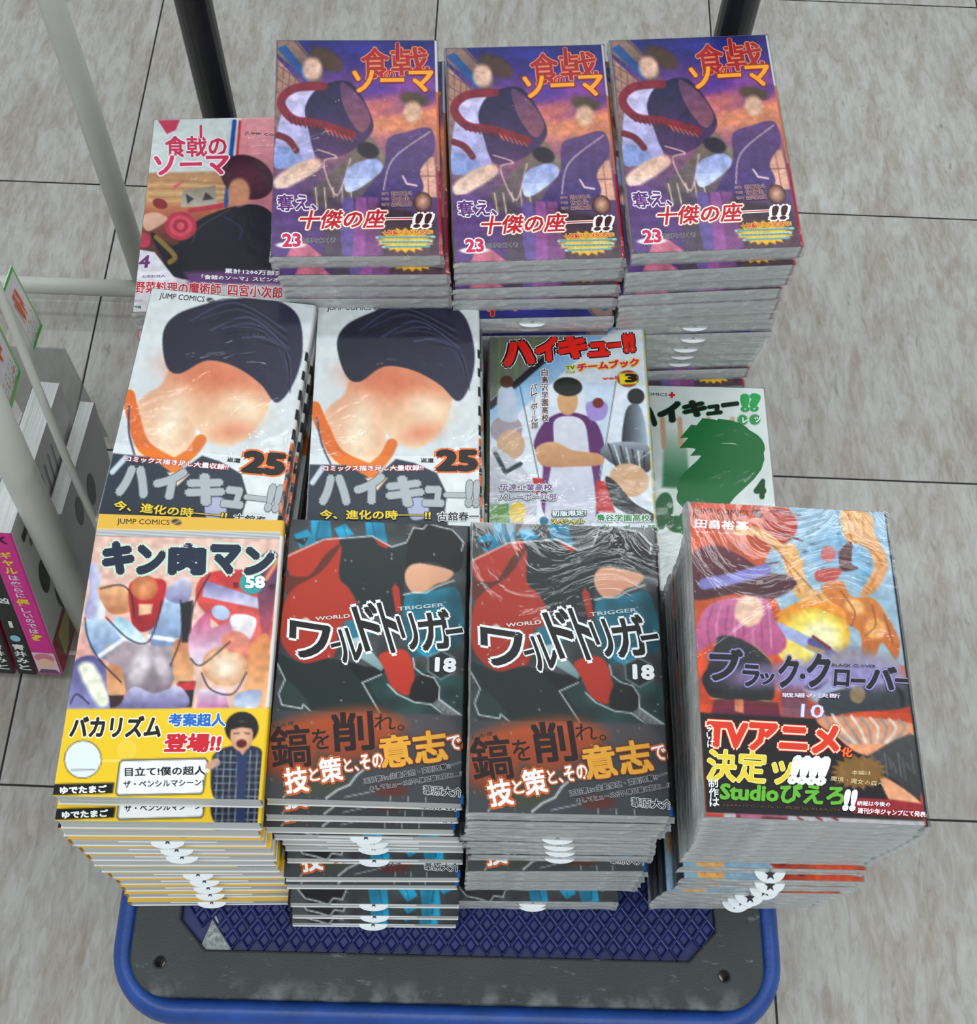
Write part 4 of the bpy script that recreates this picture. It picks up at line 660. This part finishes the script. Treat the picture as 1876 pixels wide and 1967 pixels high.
    for ch, x0, y0, x1, y1, h in (('ブ', 235, 975, 430, 985, 190), ('ラ', 425, 1040, 525, 1048, 130), ('ッ', 525, 1062, 610, 1066, 70), ('ク', 630, 1020, 745, 1028, 190), ('・', 752, 1050, 785, 1052, 34), ('ク', 790, 1015, 925, 1022, 200), ('ロ', 945, 1060, 1035, 1066, 100), ('ー', 1040, 1078, 1125, 1082, 24), ('バ', 1130, 1060, 1300, 1072, 140), ('ー', 1290, 1078, 1375, 1084, 24)): s.T(ch, x0, y0, x1, y1, h, bk, h_, .045)
    s.T('BLACK CLOVER', 934, 988, 1182, 998, 18, bk, [], .01, res=1); s.T('戦場の決断', 652, 1160, 982, 1168, 28, (226, 214, 232), [], .02, res=1); s.T('10', 762, 1248, 892, 1256, 78, (220, 214, 240), [(.03, (120, 110, 150))], .01)
    s.T('TVアニメ', 222, 1375, 985, 1425, 175, (216, 60, 38), [(.075, (190, 30, 40)), (.05, (248, 220, 190))], .06); s.T('化', 992, 1490, 1056, 1496, 56, (232, 120, 40), [(.04, (180, 30, 40))], .04)
    s.T('決定ッ', 228, 1560, 722, 1590, 190, (226, 202, 66), [(.02, (240, 232, 160))], .03); 
    for k in range(4): s.T('!', 700+k*52, 1592+k*3, 760+k*54, 1595+k*3, 175, W_, [], .075, shear=.18)
    s.T('ついに', 240, 1325, 252, 1462, 42, W_, [], .02, vert=True, res=1); s.T('制作は', 262, 1640, 274, 1806, 56, W_, [], .02, vert=True, res=1)
    s.T('Studioぴえろ', 302, 1712, 1015, 1748, 120, (106, 178, 56), [], .045); s.T('!!', 1005, 1772, 1082, 1776, 130, W_, [], .07, shear=.1); s.T('NARUTO-ナルト-疾風伝/BLEACH', 322, 1796, 982, 1830, 18, (110, 84, 56), [], .0, res=1)
    s.T('続報は今後の', 1082, 1792, 1272, 1800, 28, W_, [], .02, res=1); s.T('週刊少年ジャンプにて発表!!', 1086, 1834, 1488, 1862, 34, W_, [(.08, (170, 36, 50))], .03, res=1); s.T('本編は', 1050, 1612, 1160, 1618, 26, (226, 206, 160), [], .0, res=1); s.T('魔境・魔女の森へ', 932, 1646, 1232, 1684, 30, (226, 206, 160), [], .0, res=1)
    return s, .668, lambda v: (30, 38, 52)
# ------------------------------------------------------------------ books
def page_block_mesh():
    bm = bmesh.new(); box(bm, -BW/2+.0006, BW/2-.0011, -BH/2+.0007, BH/2-.0007, .00035, TH-.00035, .0004); return bm_mesh('page_block', bm)
PB = page_block_mesh(); PB.materials.append(M_pages)
def film_mesh():
    bm = bmesh.new(); bmesh.ops.create_grid(bm, x_segments=1, y_segments=1, size=1); bm.clear()
    nx, ny, nz = 14, 20, 4; R = random.Random(5); key = {}
    def vtx(i, j, k):
        if (i, j, k) in key: return key[(i, j, k)]
        x = -BW/2-.0004+(BW+.0008)*i/nx; y = -BH/2-.0004+(BH+.0008)*j/ny; z = -.0002+(TH+.00035)*k/nz
        side = i in (0, nx) or j in (0, ny)
        if side and 0 < k < nz:
            d = R.uniform(0, .0009)
            if i == 0: x -= d
            if i == nx: x += d
            if j == 0: y -= d
            if j == ny: y += d
        if side and k in (0, nz): x *= .9985; y *= .9985
        if i in (0, nx) and j in (0, ny): x *= 1+R.uniform(0, .014); y *= 1+R.uniform(0, .010)
        v = bm.verts.new((x, y, z)); key[(i, j, k)] = v; return v
    for k in (0, nz):
        for i in range(nx):
            for j in range(ny):
                q = [vtx(i, j, k), vtx(i+1, j, k), vtx(i+1, j+1, k), vtx(i, j+1, k)]; bm.faces.new(q if k else q[::-1])
    for k in range(nz):
        for i in range(nx):
            bm.faces.new([vtx(i, 0, k), vtx(i+1, 0, k), vtx(i+1, 0, k+1), vtx(i, 0, k+1)]); bm.faces.new([vtx(i, ny, k), vtx(i, ny, k+1), vtx(i+1, ny, k+1), vtx(i+1, ny, k)])
        for j in range(ny):
            bm.faces.new([vtx(0, j, k), vtx(0, j, k+1), vtx(0, j+1, k+1), vtx(0, j+1, k)]); bm.faces.new([vtx(nx, j, k), vtx(nx, j+1, k), vtx(nx, j+1, k+1), vtx(nx, j, k+1)])
    me = bm_mesh('shrink_film', bm); a = me.attributes.new('crinkle', 'FLOAT', 'FACE')
    for p in me.polygons: a.data[p.index].value = 0.0 if abs(p.normal.z) > .7 else (.22 if p.normal.x > .5 else 1.0)
    me.materials.append(M_film); return me
FILM = film_mesh()
def slip_meshes(out):
    """the sales slip sticking out of the top edge: two thin paper lines, a half-round tab and its printed star"""
    bm = bmesh.new(); y0 = BH/2-.0012; z = TH*.52
    box(bm, -.028, .028, y0-.002, y0+.0009, z-.00018, z+.00018)
    n = 14; P = [(-.0095, y0-.002)]+[(.0095*-math.cos(math.pi*k/n), y0+.0012+out*math.sin(math.pi*k/n)) for k in range(n+1)]+[(.0095, y0-.002)]
    P = [P[0]]+P[1:]
    a = [bm.verts.new((x, y, z+.0004-max(0, y-y0)*.12)) for x, y in P]; b = [bm.verts.new((x, y, z+.0006-max(0, y-y0)*.12)) for x, y in P]
    bm.faces.new(a); bm.faces.new(b[::-1])
    for k in range(len(P)): bm.faces.new((a[k], b[k], b[(k+1) % len(P)], a[(k+1) % len(P)]))
    bmesh.ops.recalc_face_normals(bm, faces=bm.faces[:])
    slip = bm_mesh('sales_slip', bm); slip.materials.append(M_slip)
    bm = bmesh.new(); cy = y0+(out*.42+.0004 if out > .006 else .0004); v = []
    for k in range(10):
        r = (.0036 if k % 2 == 0 else .0015)*(1 if out > .006 else .62); t = math.pi*k/5-math.pi/2
        v.append(bm.verts.new((r*math.cos(t), cy+r*math.sin(t), z+.0009-max(0, cy+r*math.sin(t)-y0)*.12)))
    bm.faces.new(v); st = bm_mesh('star', bm); st.materials.append(M_slipink); return slip, st
SLIP_S = slip_meshes(.0034); SLIP_L = slip_meshes(.0072)

DESIGN = {}
def prepare(key, fn, vend=1.0):
    sh, vb, spine = fn(); jb = NY-1 if vb is None else int(round(vb*(NY-1))); je = int(round(vend*(NY-1)))
    d = {'spine': spine}
    d['cover'] = shell('cover', sh, 0, NY-1, lambda v: spine(min(v, vb-.01) if vb else v), TH, 0.0, 0.0)
    inb = lambda t: vb is not None and sh.uv((t[1]+t[3])/2, (t[2]+t[4])/2)[1] > vb-.005
    tc = [t for t in sh.texts if not inb(t)]; tb = [t for t in sh.texts if inb(t)]
    d['cover_text'] = lettering_mesh(sh, tc, TH+.00004) if tc else None
    if vb is not None:
        d['band'] = shell('band', sh, jb, je, spine, TH+.00016, -.00012, .00015); d['band_text'] = lettering_mesh(sh, tb, TH+.0002) if tb else None
    DESIGN[key] = d
prepare('violet', design_violet); prepare('white', design_white25); prepare('team', design_team); prepare('green', design_green)
prepare('rose', design_rose); prepare('yellow', design_yellow58); prepare('dark', design_dark18); prepare('orange', design_orange10, .962)

def make_book(key, wrapped, slip):
    d = DESIGN[key]; root = empty('comic_book')
    obj('page_block', PB, root)
    c = obj('cover', d['cover'], root)
    if d['cover_text']: obj('lettering', d['cover_text'], c)
    if 'band' in d:
        b = obj('paper_band', d['band'], root)
        if d['band_text']: obj('lettering', d['band_text'], b)
    if slip:
        s = obj('sales_slip', slip[0], root); obj('star', slip[1], s)
    if wrapped: obj('shrink_film', FILM, root)
    return root
def copy_tree(o, parent=None):
    c = o.copy(); C.objects.link(c); c.parent = parent
    for ch in o.children: copy_tree(ch, c)
    return c
PILES = {
'A1': dict(z=0.4556, n=16, tx=-0.015, ty=0.12, ori='NNNNNRRNNNRRNNNN', rows=[(-0.0929, 0.5967, 0.070), (-0.0881, 0.5934, 0.063), (-0.0869, 0.5949, 0.059), (-0.0868, 0.5959, 0.059), (-0.0865, 0.5976, 0.053), (-0.0878, 0.5964, 0.048), (-0.0864, 0.5950, 0.043), (-0.0870, 0.5966, 0.039), (-0.0877, 0.5976, 0.035), (-0.0863, 0.5958, 0.032), (-0.0876, 0.5952, 0.029), (-0.0874, 0.5972, 0.026), (-0.0865, 0.5972, 0.023), (-0.0880, 0.5952, 0.021), (-0.0869, 0.5957, 0.019), (-0.0868, 0.5976, 0.017)]),
'A2': dict(z=0.4535, n=16, tx=0.005, ty=0.11, ori='NNNNRRRNNNRRRNNN', rows=[(0.0260, 0.6003, 0.083), (0.0262, 0.6023, 0.086), (0.0256, 0.6010, 0.082), (0.0266, 0.6016, 0.066), (0.0252, 0.5964, 0.074), (0.0239, 0.6032, 0.067), (0.0253, 0.6018, 0.060), (0.0247, 0.6034, 0.054), (0.0240, 0.6044, 0.049), (0.0254, 0.6026, 0.044), (0.0241, 0.6020, 0.040), (0.0243, 0.6040, 0.036), (0.0252, 0.6040, 0.032), (0.0237, 0.6020, 0.029), (0.0248, 0.6025, 0.026), (0.0249, 0.6044, 0.023)]),
'A3': dict(z=0.4618, n=16, tx=0.02, ty=0.1, ori='NNNNNNRRRRRNNNRR', rows=[(0.1415, 0.6073, 0.088), (0.1391, 0.6041, 0.094), (0.1402, 0.6079, 0.094), (0.1380, 0.6078, 0.091), (0.1400, 0.6091, 0.091), (0.1405, 0.6124, 0.090), (0.1432, 0.6153, 0.086), (0.1457, 0.6157, 0.074), (0.1424, 0.6173, 0.078), (0.1426, 0.6212, 0.078), (0.1430, 0.6248, 0.078), (0.1432, 0.6235, 0.078), (0.1422, 0.6175, 0.077), (0.1407, 0.6155, 0.069), (0.1418, 0.6160, 0.062), (0.1419, 0.6179, 0.056)]),
'B0': dict(z=0.3721, n=11, tx=0.03, ty=0.04, ori='NNRNNRRNNRN', rows=[(-0.1989, 0.6014, 0.058), (-0.1974, 0.6010, 0.053), (-0.2009, 0.5985, 0.047), (-0.1977, 0.6025, 0.043), (-0.1985, 0.6040, 0.035), (-0.2007, 0.5996, 0.034), (-0.1970, 0.5993, 0.024), (-0.1997, 0.6038, 0.024), (-0.1998, 0.6029, 0.013), (-0.1970, 0.5986, 0.014), (-0.2006, 0.6006, 0.001)]),
'B1': dict(z=0.4, n=12, tx=-0.05, ty=0.0, ori='NNRRNNRRNRRN', rows=[(-0.1772, 0.4188, -0.042), (-0.1757, 0.4184, -0.038), (-0.1792, 0.4159, -0.036), (-0.1760, 0.4199, -0.030), (-0.1768, 0.4214, -0.030), (-0.1790, 0.4170, -0.022), (-0.1753, 0.4167, -0.023), (-0.1780, 0.4212, -0.015), (-0.1781, 0.4203, -0.017), (-0.1753, 0.4160, -0.007), (-0.1789, 0.4180, -0.011), (-0.1769, 0.4218, 0.001)]),
'B2': dict(z=0.386, n=11, tx=-0.02, ty=-0.0, ori='NRRNNNRRNRN', rows=[(-0.0579, 0.4293, 0.047), (-0.0564, 0.4289, 0.043), (-0.0599, 0.4264, 0.038), (-0.0567, 0.4304, 0.035), (-0.0575, 0.4319, 0.028), (-0.0597, 0.4275, 0.028), (-0.0560, 0.4272, 0.019), (-0.0587, 0.4317, 0.020), (-0.0588, 0.4308, 0.010), (-0.0560, 0.4265, 0.012), (-0.0596, 0.4285, 0.000)]),
'B3': dict(z=0.351, n=10, tx=0, ty=0, ori='NNRRNNRRNN', rows=[(0.0606, 0.4389, 0.028), (0.0621, 0.4385, 0.025), (0.0586, 0.4360, 0.020), (0.0578, 0.4400, 0.019), (0.0570, 0.4415, 0.012), (0.0488, 0.4371, 0.013), (0.0525, 0.4368, 0.005), (0.0498, 0.4413, 0.006), (0.0498, 0.4413, 0.006), (0.0498, 0.4413, 0.006)]),
'B4': dict(z=0.268, n=5, tx=0, ty=0, ori='NNRRN', rows=[(0.1644, 0.4431, 0.018), (0.1659, 0.4427, 0.015), (0.1624, 0.4402, 0.010), (0.1656, 0.4442, 0.008), (0.1648, 0.4457, 0.002)]),
'C1': dict(z=0.4159, n=13, tx=-0.07, ty=-0.045, ori='NNNRRRNNRRRRR', rows=[(-0.1728, 0.2460, 0.040), (-0.1748, 0.2369, 0.044), (-0.1777, 0.2361, 0.044), (-0.1771, 0.2342, 0.046), (-0.1747, 0.2332, 0.044), (-0.1746, 0.2324, 0.044), (-0.1766, 0.2325, 0.044), (-0.1761, 0.2319, 0.044), (-0.1738, 0.2315, 0.046), (-0.1724, 0.2305, 0.045), (-0.1726, 0.2292, 0.045), (-0.1739, 0.2277, 0.045), (-0.1752, 0.2254, 0.044)]),
'C2': dict(z=0.3978, n=12, tx=-0.03, ty=0, ori='NNNRRRRNNRRR', rows=[(-0.0602, 0.2545, 0.016), (-0.0631, 0.2498, 0.027), (-0.0652, 0.2463, 0.027), (-0.0627, 0.2456, 0.027), (-0.0599, 0.2461, 0.029), (-0.0603, 0.2459, 0.031), (-0.0606, 0.2417, 0.032), (-0.0621, 0.2335, 0.035), (-0.0630, 0.2316, 0.032), (-0.0619, 0.2227, 0.029), (-0.0618, 0.2179, 0.027), (-0.0633, 0.2151, 0.026)]),
'C3': dict(z=0.4223, n=13, tx=-0.03, ty=0, ori='NNNRRRRNNNNRR', rows=[(0.0535, 0.2460, 0.023), (0.0540, 0.2453, 0.024), (0.0532, 0.2451, 0.023), (0.0505, 0.2450, 0.023), (0.0523, 0.2447, 0.026), (0.0540, 0.2447, 0.030), (0.0549, 0.2441, 0.030), (0.0535, 0.2379, 0.038), (0.0540, 0.2379, 0.032), (0.0537, 0.2377, 0.032), (0.0540, 0.2380, 0.032), (0.0431, 0.2305, 0.030), (0.0440, 0.2311, 0.031)]),
'C4': dict(z=0.4872, n=17, tx=-0.04, ty=-0.012, ori='NNNNNNNNNRRRRRRNN', rows=[(0.1710, 0.2320, 0.005), (0.1747, 0.2329, -0.006), (0.1766, 0.2342, -0.003), (0.1783, 0.2359, 0.000), (0.1801, 0.2374, 0.004), (0.1812, 0.2389, 0.006), (0.1820, 0.2400, 0.013), (0.1811, 0.2403, 0.018), (0.1817, 0.2409, 0.021), (0.1815, 0.2381, 0.021), (0.1848, 0.2346, 0.021), (0.1850, 0.2341, 0.023), (0.1788, 0.2327, 0.026), (0.1770, 0.2333, 0.030), (0.1763, 0.2340, 0.034), (0.1778, 0.2351, 0.036), (0.1802, 0.2362, 0.038)]),
}
LOOK = {'violet': 'violet volume 23 comic', 'white': 'white and navy volume 25 comic', 'team': 'white guidebook with yellow 3', 'green': 'white comic with green question mark',
        'rose': 'rose-pink volume 4 comic', 'yellow': 'yellow-banded volume 58 comic', 'dark': 'charcoal volume 18 comic', 'orange': 'orange volume 10 comic'}
KIND = {'A1': 'violet', 'A2': 'violet', 'A3': 'violet', 'B0': 'rose', 'B1': 'white', 'B2': 'white', 'B3': 'team', 'B4': 'green', 'C1': 'yellow', 'C2': 'dark', 'C3': 'dark', 'C4': 'orange'}
WHERE = {'A1': 'back row left pile', 'A2': 'back row middle pile', 'A3': 'back row right pile', 'B0': 'pile beside left handle pole', 'B1': 'middle row left pile', 'B2': 'middle row second pile',
         'B3': 'middle row third pile', 'B4': 'middle row low right pile', 'C1': 'front row left pile', 'C2': 'front row second pile', 'C3': 'front row third pile', 'C4': 'front row right pile'}
ORD = ['topmost'] + [w+' from top' for w in 'second third fourth fifth sixth seventh eighth ninth tenth eleventh twelfth thirteenth fourteenth fifteenth sixteenth'.split()]
ZDECK = 0.2
protos = {}
for pk, P in PILES.items():
    k = KIND[pk]; wrapped = pk not in ('C1', 'C2'); t = (P['z']-ZDECK)/P['n']; n = P['n']
    for i, (x, y, yaw) in enumerate(P['rows']):
        rev = P['ori'][i] == 'R'; big = pk == 'C4'; pkey = (k, wrapped, rev, big)
        if pkey not in protos: protos[pkey] = o = make_book(k, wrapped, (SLIP_L if big else SLIP_S) if rev else None)
        else: o = copy_tree(protos[pkey])
        f = 1-i/n; m = Matrix.Translation((x, y, P['z']-(i+1)*t)) @ Matrix.Rotation(yaw, 4, 'Z') @ Matrix.Rotation(P['ty']*f, 4, 'X') @ Matrix.Rotation(-P['tx']*f, 4, 'Y')
        if rev: m = m @ Matrix.Rotation(math.pi, 4, 'Z')
        o.location = m.to_translation(); o.rotation_euler = m.to_euler(); o.scale = (1, 1, (t-.00035)/TH)
        pos = 'bottom' if i == n-1 else ORD[i]
        tag(o, f"{LOOK[k]}{' turned backward' if rev else ''}, {pos}, {WHERE[pk]}", 'book', f"comics in the {WHERE[pk]}")
# ------------------------------------------------------------------ the white tube rack on the left, its books and price cards
M_white = plain('white_enamel', (196, 196, 188), .38, noise=.06, nscale=14, bump=.08, bscale=300)
rack = empty('tube_rack', (-.60, .60, 0)); tag(rack, 'white steel tube book rack standing left of the trolley', 'rack')
def rk(p): return (p[0]+.60, p[1]-.60, p[2])
def rtube(name, pts, r, n=20):
    bm = bmesh.new(); tube(bm, [rk(p) for p in pts], r, n); bmesh.ops.recalc_face_normals(bm, faces=bm.faces[:]); return obj(name, bm_mesh(name, bm, True), rack, M_white)
rtube('front_post', [(-.3284, .3698, 0), (-.3227, .4054, .32), (-.3155, .4520, .74)], .0123)
rtube('back_post', [(-.3560, .776, 0), (-.3560, .790, .30), (-.3560, .800, .74)], .0108)
rtube('base_bar', [(-.98, .766, .030), (-.3560, .7675, .030)], .0088)
rtube('top_bar', [(-.3155, .4520, .735), (-.3560, .800, .735)], .0108)
rtube('top_bar', [(-.3560, .800, .72), (-.98, .800, .72)], .0108)
rtube('back_post', [(-.98, .766, 0), (-.98, .800, .74)], .0108)
rtube('front_post', [(-.98, .3698, 0), (-.98, .4520, .74)], .0123)
rtube('thin_rod', [(-.2840, .3790, .03), (-.2980, .4120, .14), (-.3055, .4293, .20), (-.3123, .4456, .26), (-.3251, .4888, .40), (-.3400, .5500, .60)], .0031, 12)
rtube('shelf_wire', [(-.98, .366, .0535), (-.318, .366, .0535)], .0022, 8)
rtube('shelf_wire', [(-.98, .470, .0335), (-.318, .470, .0335)], .0022, 8)
rtube('shelf_wire', [(-.98, .560, .0335), (-.318, .560, .0335)], .0022, 8)
def plane_text(name, items, M, parent):
    """items: (text, cx, cy, width, height, colour, bold); M maps the (a, b) plane to the parent's space"""
    V = []; F = []; CO = []; n = 0
    for (tx, cx, cy, w, h, col, bold) in items:
        v, f = glyphs(tx, bold, 2)
        mn = v.min(0); mx = v.max(0); q = (v-mn)/np.maximum(mx-mn, 1e-4)-.5
        for a, b in q: V.append(tuple(M @ Vector((cx+a*w, cy+b*h, 0))))
        F += [tuple(i+n for i in t) for t in f]; CO += [col]*len(v); n += len(v)
    me = bpy.data.meshes.new(name); me.from_pydata(V, [], F); setcol(me, np.array(CO, float)); me.materials.append(M_ink); return obj(name, me, parent)
def patches(name, items, M, parent):
    """flat printed fields: (kind, points or (cx, cy, rx, ry), colour), each laid a hair above the one before"""
    V = []; F = []; CO = []; n = 0
    for li, (kind, p, col) in enumerate(items):
        P = [(p[0]+p[2]*math.cos(t*math.pi/12), p[1]+p[3]*math.sin(t*math.pi/12)) for t in range(24)] if kind == 'e' else p
        for a, b in P: V.append(tuple(M @ Vector((a, b, li*.00004))))
        F.append(tuple(range(n, n+len(P)))); CO += [col]*len(P); n += len(P)
    me = bpy.data.meshes.new(name); me.from_pydata(V, [], F); setcol(me, np.array(CO, float)); me.materials.append(M_ink); return obj(name, me, parent)
def stand_book(name, loc, th, d, h, rot, spine_c, cover_c, label, group):
    root = empty(name, loc); root.rotation_euler = rot; tag(root, label, 'book', group)
    bm = bmesh.new(); box(bm, -th+.0005, -.0005, .0006, d-.0006, .0006, h-.0006); pb = bm_mesh('page_block', bm)
    obj('page_block', pb, root, M_pages2)
    V = []; F = []; CO = []
    sec = [(0, d), (0, .0016), (-.0005, .0006), (-.0016, 0), (-th+.0016, 0), (-th+.0005, .0006), (-th, .0016), (-th, d)]
    cs = [cover_c, cover_c, spine_c, spine_c, spine_c, spine_c, cover_c, cover_c]
    for z in (0, h):
        for (x, y), c in zip(sec, cs): V.append((x, y, z)); CO.append(c)
    for k in range(7): F.append((k, k+8, k+9, k+1))
    me = bpy.data.meshes.new('cover'); me.from_pydata(V, [], F); setcol(me, np.array(CO, float)); me.materials.append(M_print); obj('cover', me, root)
    return root
def pages2():
    m = M_pages.copy(); m.name = 'page_tops'; m.node_tree.nodes['Mapping'].inputs['Scale'].default_value = (1500, 14, 14); return m
M_pages2 = pages2()
LEAN = (-.182, .050, -.017)
h1, d1, t1 = .21, .148, .0205
b1 = stand_book('comic_book', (-.351, .344, .060), t1, d1, h1, LEAN, (212, 52, 148), (206, 207, 203), 'large comic with magenta spine standing in the left rack', None)
FR = Matrix(((1, 0, 0, 0), (0, 0, -1, -.0003), (0, 1, 0, 0), (0, 0, 0, 1)))            # (a, b) on the spine face: a = x, b = z
SD = Matrix(((0, 0, 1, .0003), (1, 0, 0, 0), (0, 1, 0, 0), (0, 0, 0, 1)))             # (a, b) on the right cover: a = y, b = z
cx = -t1/2; R1 = []
yl = (238, 214, 70); wl = (232, 214, 232); txt = 'ギャルは俺らに優しいのでは?'; cy = h1*.885
for ch_, s_ in zip(txt, (1, .9, 1, .75, .85, .7, .7, 1.25, .75, .7, .7, .75, .75, 1.1)):
    hh = .0098*s_; R1.append((ch_, cx, cy-hh/2, .0105*min(1, s_*.95), hh*.92, yl if ch_ in 'ギャル優?' else wl, .03)); cy -= hh*1.13
R1.append(('X', cx, h1*.955, .010, .009, (40, 24, 40), .02))
patches('spine_picture', [('p', [(-t1+.001, .002), (-.001, .002), (-.001, .036), (-t1+.001, .036)], (222, 196, 200)), ('e', (cx, .027, .0082, .0075), (214, 130, 150)), ('e', (cx, .019, .0062, .0075), (234, 190, 170)), ('p', [(-t1+.001, .002), (-.001, .002), (-.004, .008), (-t1+.004, .008)], (110, 80, 110))], FR, b1)
plane_text('spine_lettering', R1, FR, b1)
red = (178, 26, 62); ob = .235*h1
patches('cover_print', [('e', (.142*d1+.004, .55*h1, .0095, .020), (66, 66, 60)), ('e', (.187*d1+.014, .33*h1, .0095, .022), (84, 84, 76)), ('e', (.657*d1, .52*h1, .013, .026), (58, 62, 66)), ('e', (.80*d1, .62*h1, .008, .012), (150, 150, 150)), ('p', [(.08*d1, .86*h1), (.17*d1, .86*h1), (.17*d1, .90*h1), (.08*d1, .90*h1)], (60, 66, 62)), ('p', [(.14*d1, .78*h1), (.24*d1, .76*h1), (.24*d1, .80*h1), (.14*d1, .82*h1)], (120, 124, 116)),
        *[('p', [((.40+k*.07)*d1, .68*h1), ((.41+k*.07)*d1, .68*h1), ((.41+k*.07)*d1, .90*h1), ((.40+k*.07)*d1, .90*h1)], (110, 112, 112)) for k in range(5)],
        ('p', [(.001, .001), (d1-.001, .001), (d1-.001, ob), (.001, ob)], red), ('p', [(.014, .006), (d1-.002, .006), (d1-.002, ob-.004), (.008, ob-.004)], (120, 116, 104)), ('p', [(.014, .010), (.026, .008), (.050, ob-.008), (.014, ob-.006)], (190, 180, 120)), ('e', (.06, .022, .014, .012), (80, 78, 74))], SD, b1)
b2 = stand_book('comic_book', (-.374, .344, .056), .0165, .118, .176, (-.19, .085, -.03), (34, 40, 36), (176, 16, 86), 'black-spined volume 1 comic beside the magenta-spined comic, left rack', None)
patches('spine_picture', [('e', (-.00825, .060, .0042, .0050), (150, 200, 216))], FR, b2)
plane_text('spine_lettering', [('1', -.00825, .082, .0030, .0100, (226, 226, 226), .03)]+[(c_, -.00825, .046-k*.0112, .0100, .0094, (226, 228, 226), .03) for k, c_ in enumerate('青井みと')]+[('凶', -.00825, .118, .009, .009, (226, 226, 226), .04)], FR, b2)
b3 = stand_book('comic_book', (-.3925, .344, .056), .0165, .118, .176, (-.19, .085, -.03), (34, 40, 36), (176, 16, 86), 'black-spined comic at the far left edge of the rack', None)
plane_text('spine_lettering', [(c_, -.00825, .046-k*.0112, .0100, .0094, (226, 228, 226), .03) for k, c_ in enumerate('青井みと')], FR, b3)
b4 = stand_book('comic_book', (-.3395, .405, .030), .0125, .113, .176, (-.13, .060, -.03), (206, 208, 206), (196, 198, 196), 'pale comic standing behind the white tube, nearest the trolley', None)
patches('cover_print', [('e', (.030, .135, .008, .018), (120, 122, 124)), ('e', (.062, .120, .009, .020), (100, 104, 108)), ('p', [(.001, .001), (.112, .001), (.112, .050), (.001, .050)], red), ('p', [(.004, .004), (.111, .004), (.111, .045), (.004, .045)], (110, 108, 104))], SD, b4)
for k, (x, y) in enumerate(((-.4115, .344), (-.4300, .344))):
    stand_book('comic_book', (x, y, .056), .0165, .118, .176, (-.19, .085, -.03), (40, 44, 42), (150, 150, 150), ('grey comic third' if k == 0 else 'grey comic fourth')+' to the left of the magenta-spined comic', None)
# grey plastic divider behind them
m, t_, b_n = nt('smoky_plastic'); b_n.inputs['Base Color'].default_value = (.30, .31, .30, 1); b_n.inputs['Roughness'].default_value = .3; b_n.inputs['Alpha'].default_value = .45; M_smoke = m
bm = bmesh.new(); box(bm, -.4300, -.3600, .5900, .5912, .034, .1900); dv = obj('plastic_divider', bm_mesh('plastic_divider', bm), None, M_smoke); tag(dv, 'smoky grey plastic divider standing behind the comics in the left rack', 'divider')
# two hand-drawn price cards
M_card = plain('card', (226, 222, 224), .6)
def card(corners, label, seed):
    P = [Vector(p) for p in corners]; o = P[0]; ex = P[3]-P[0]; ey = P[1]-P[0]; nz = ex.cross(ey).normalized()
    if nz.x < 0: nz = -nz
    bm = bmesh.new(); a = [bm.verts.new(p-o) for p in P]; b = [bm.verts.new(p-o-nz*.0006) for p in P]; bm.faces.new(a); bm.faces.new(b[::-1])
    for k in range(4): bm.faces.new((a[k], b[k], b[(k+1) % 4], a[(k+1) % 4]))
    bmesh.ops.recalc_face_normals(bm, faces=bm.faces[:]); r = obj('price_card', bm_mesh('price_card', bm), None, M_card); r.location = o; tag(r, label, 'card', None)
    M = Matrix(((ex.x, ey.x, nz.x, nz.x*.0003), (ex.y, ey.y, nz.y, nz.y*.0003), (ex.z, ey.z, nz.z, nz.z*.0003), (0, 0, 0, 1)))
    G = (88, 190, 84); O = (226, 110, 44); R = random.Random(seed)
    it = [('p', [(0, 0), (1, 0), (1, .045), (0, .045)], G), ('p', [(0, .95), (1, .95), (1, 1), (0, 1)], G), ('p', [(0, 0), (.05, 0), (.05, 1), (0, 1)], (150, 206, 130)), ('p', [(.96, 0), (1, 0), (1, 1), (.96, 1)], (176, 216, 160))]
    for k in range(9):
        x = R.uniform(.25, .8); y = R.uniform(.18, .42); w = R.uniform(.05, .10); l = R.uniform(.12, .26); it.append(('p', [(x, y), (x+w, y+.02), (x+w*.8-.05, y+l), (x-.03, y+l*.9)], O))
    for k in range(8):
        x = R.uniform(.08, .85); y = R.uniform(.55, .92); it.append(('p', [(x, y), (x+.05, y), (x+.03, y+.06)], (232, 140, 90)))
    for k in range(26):
        x = .15+.1*(k % 7)+R.uniform(0, .03); y = .70+.055*(k//7); it.append(('p', [(x, y), (x+R.uniform(.03, .07), y+.006), (x+.05, y+.018), (x, y+.012)] if k % 2 else [(x, y), (x+.012, y), (x+.016, y+.04), (x, y+.04)], (70, 160, 110)))
    patches('drawing', it, M, r)
card([(-.3597, .5739, .33), (-.3551, .5673, .26), (-.3605, .5379, .26), (-.3617, .5499, .33)], 'green-edged card with orange strokes, farther from the camera', 3)
card([(-.3665, .5360, .345), (-.3635, .5243, .26), (-.3648, .4874, .26), (-.3670, .4900, .345)], 'green-edged card with orange strokes, nearer, behind the thick white tube', 8)
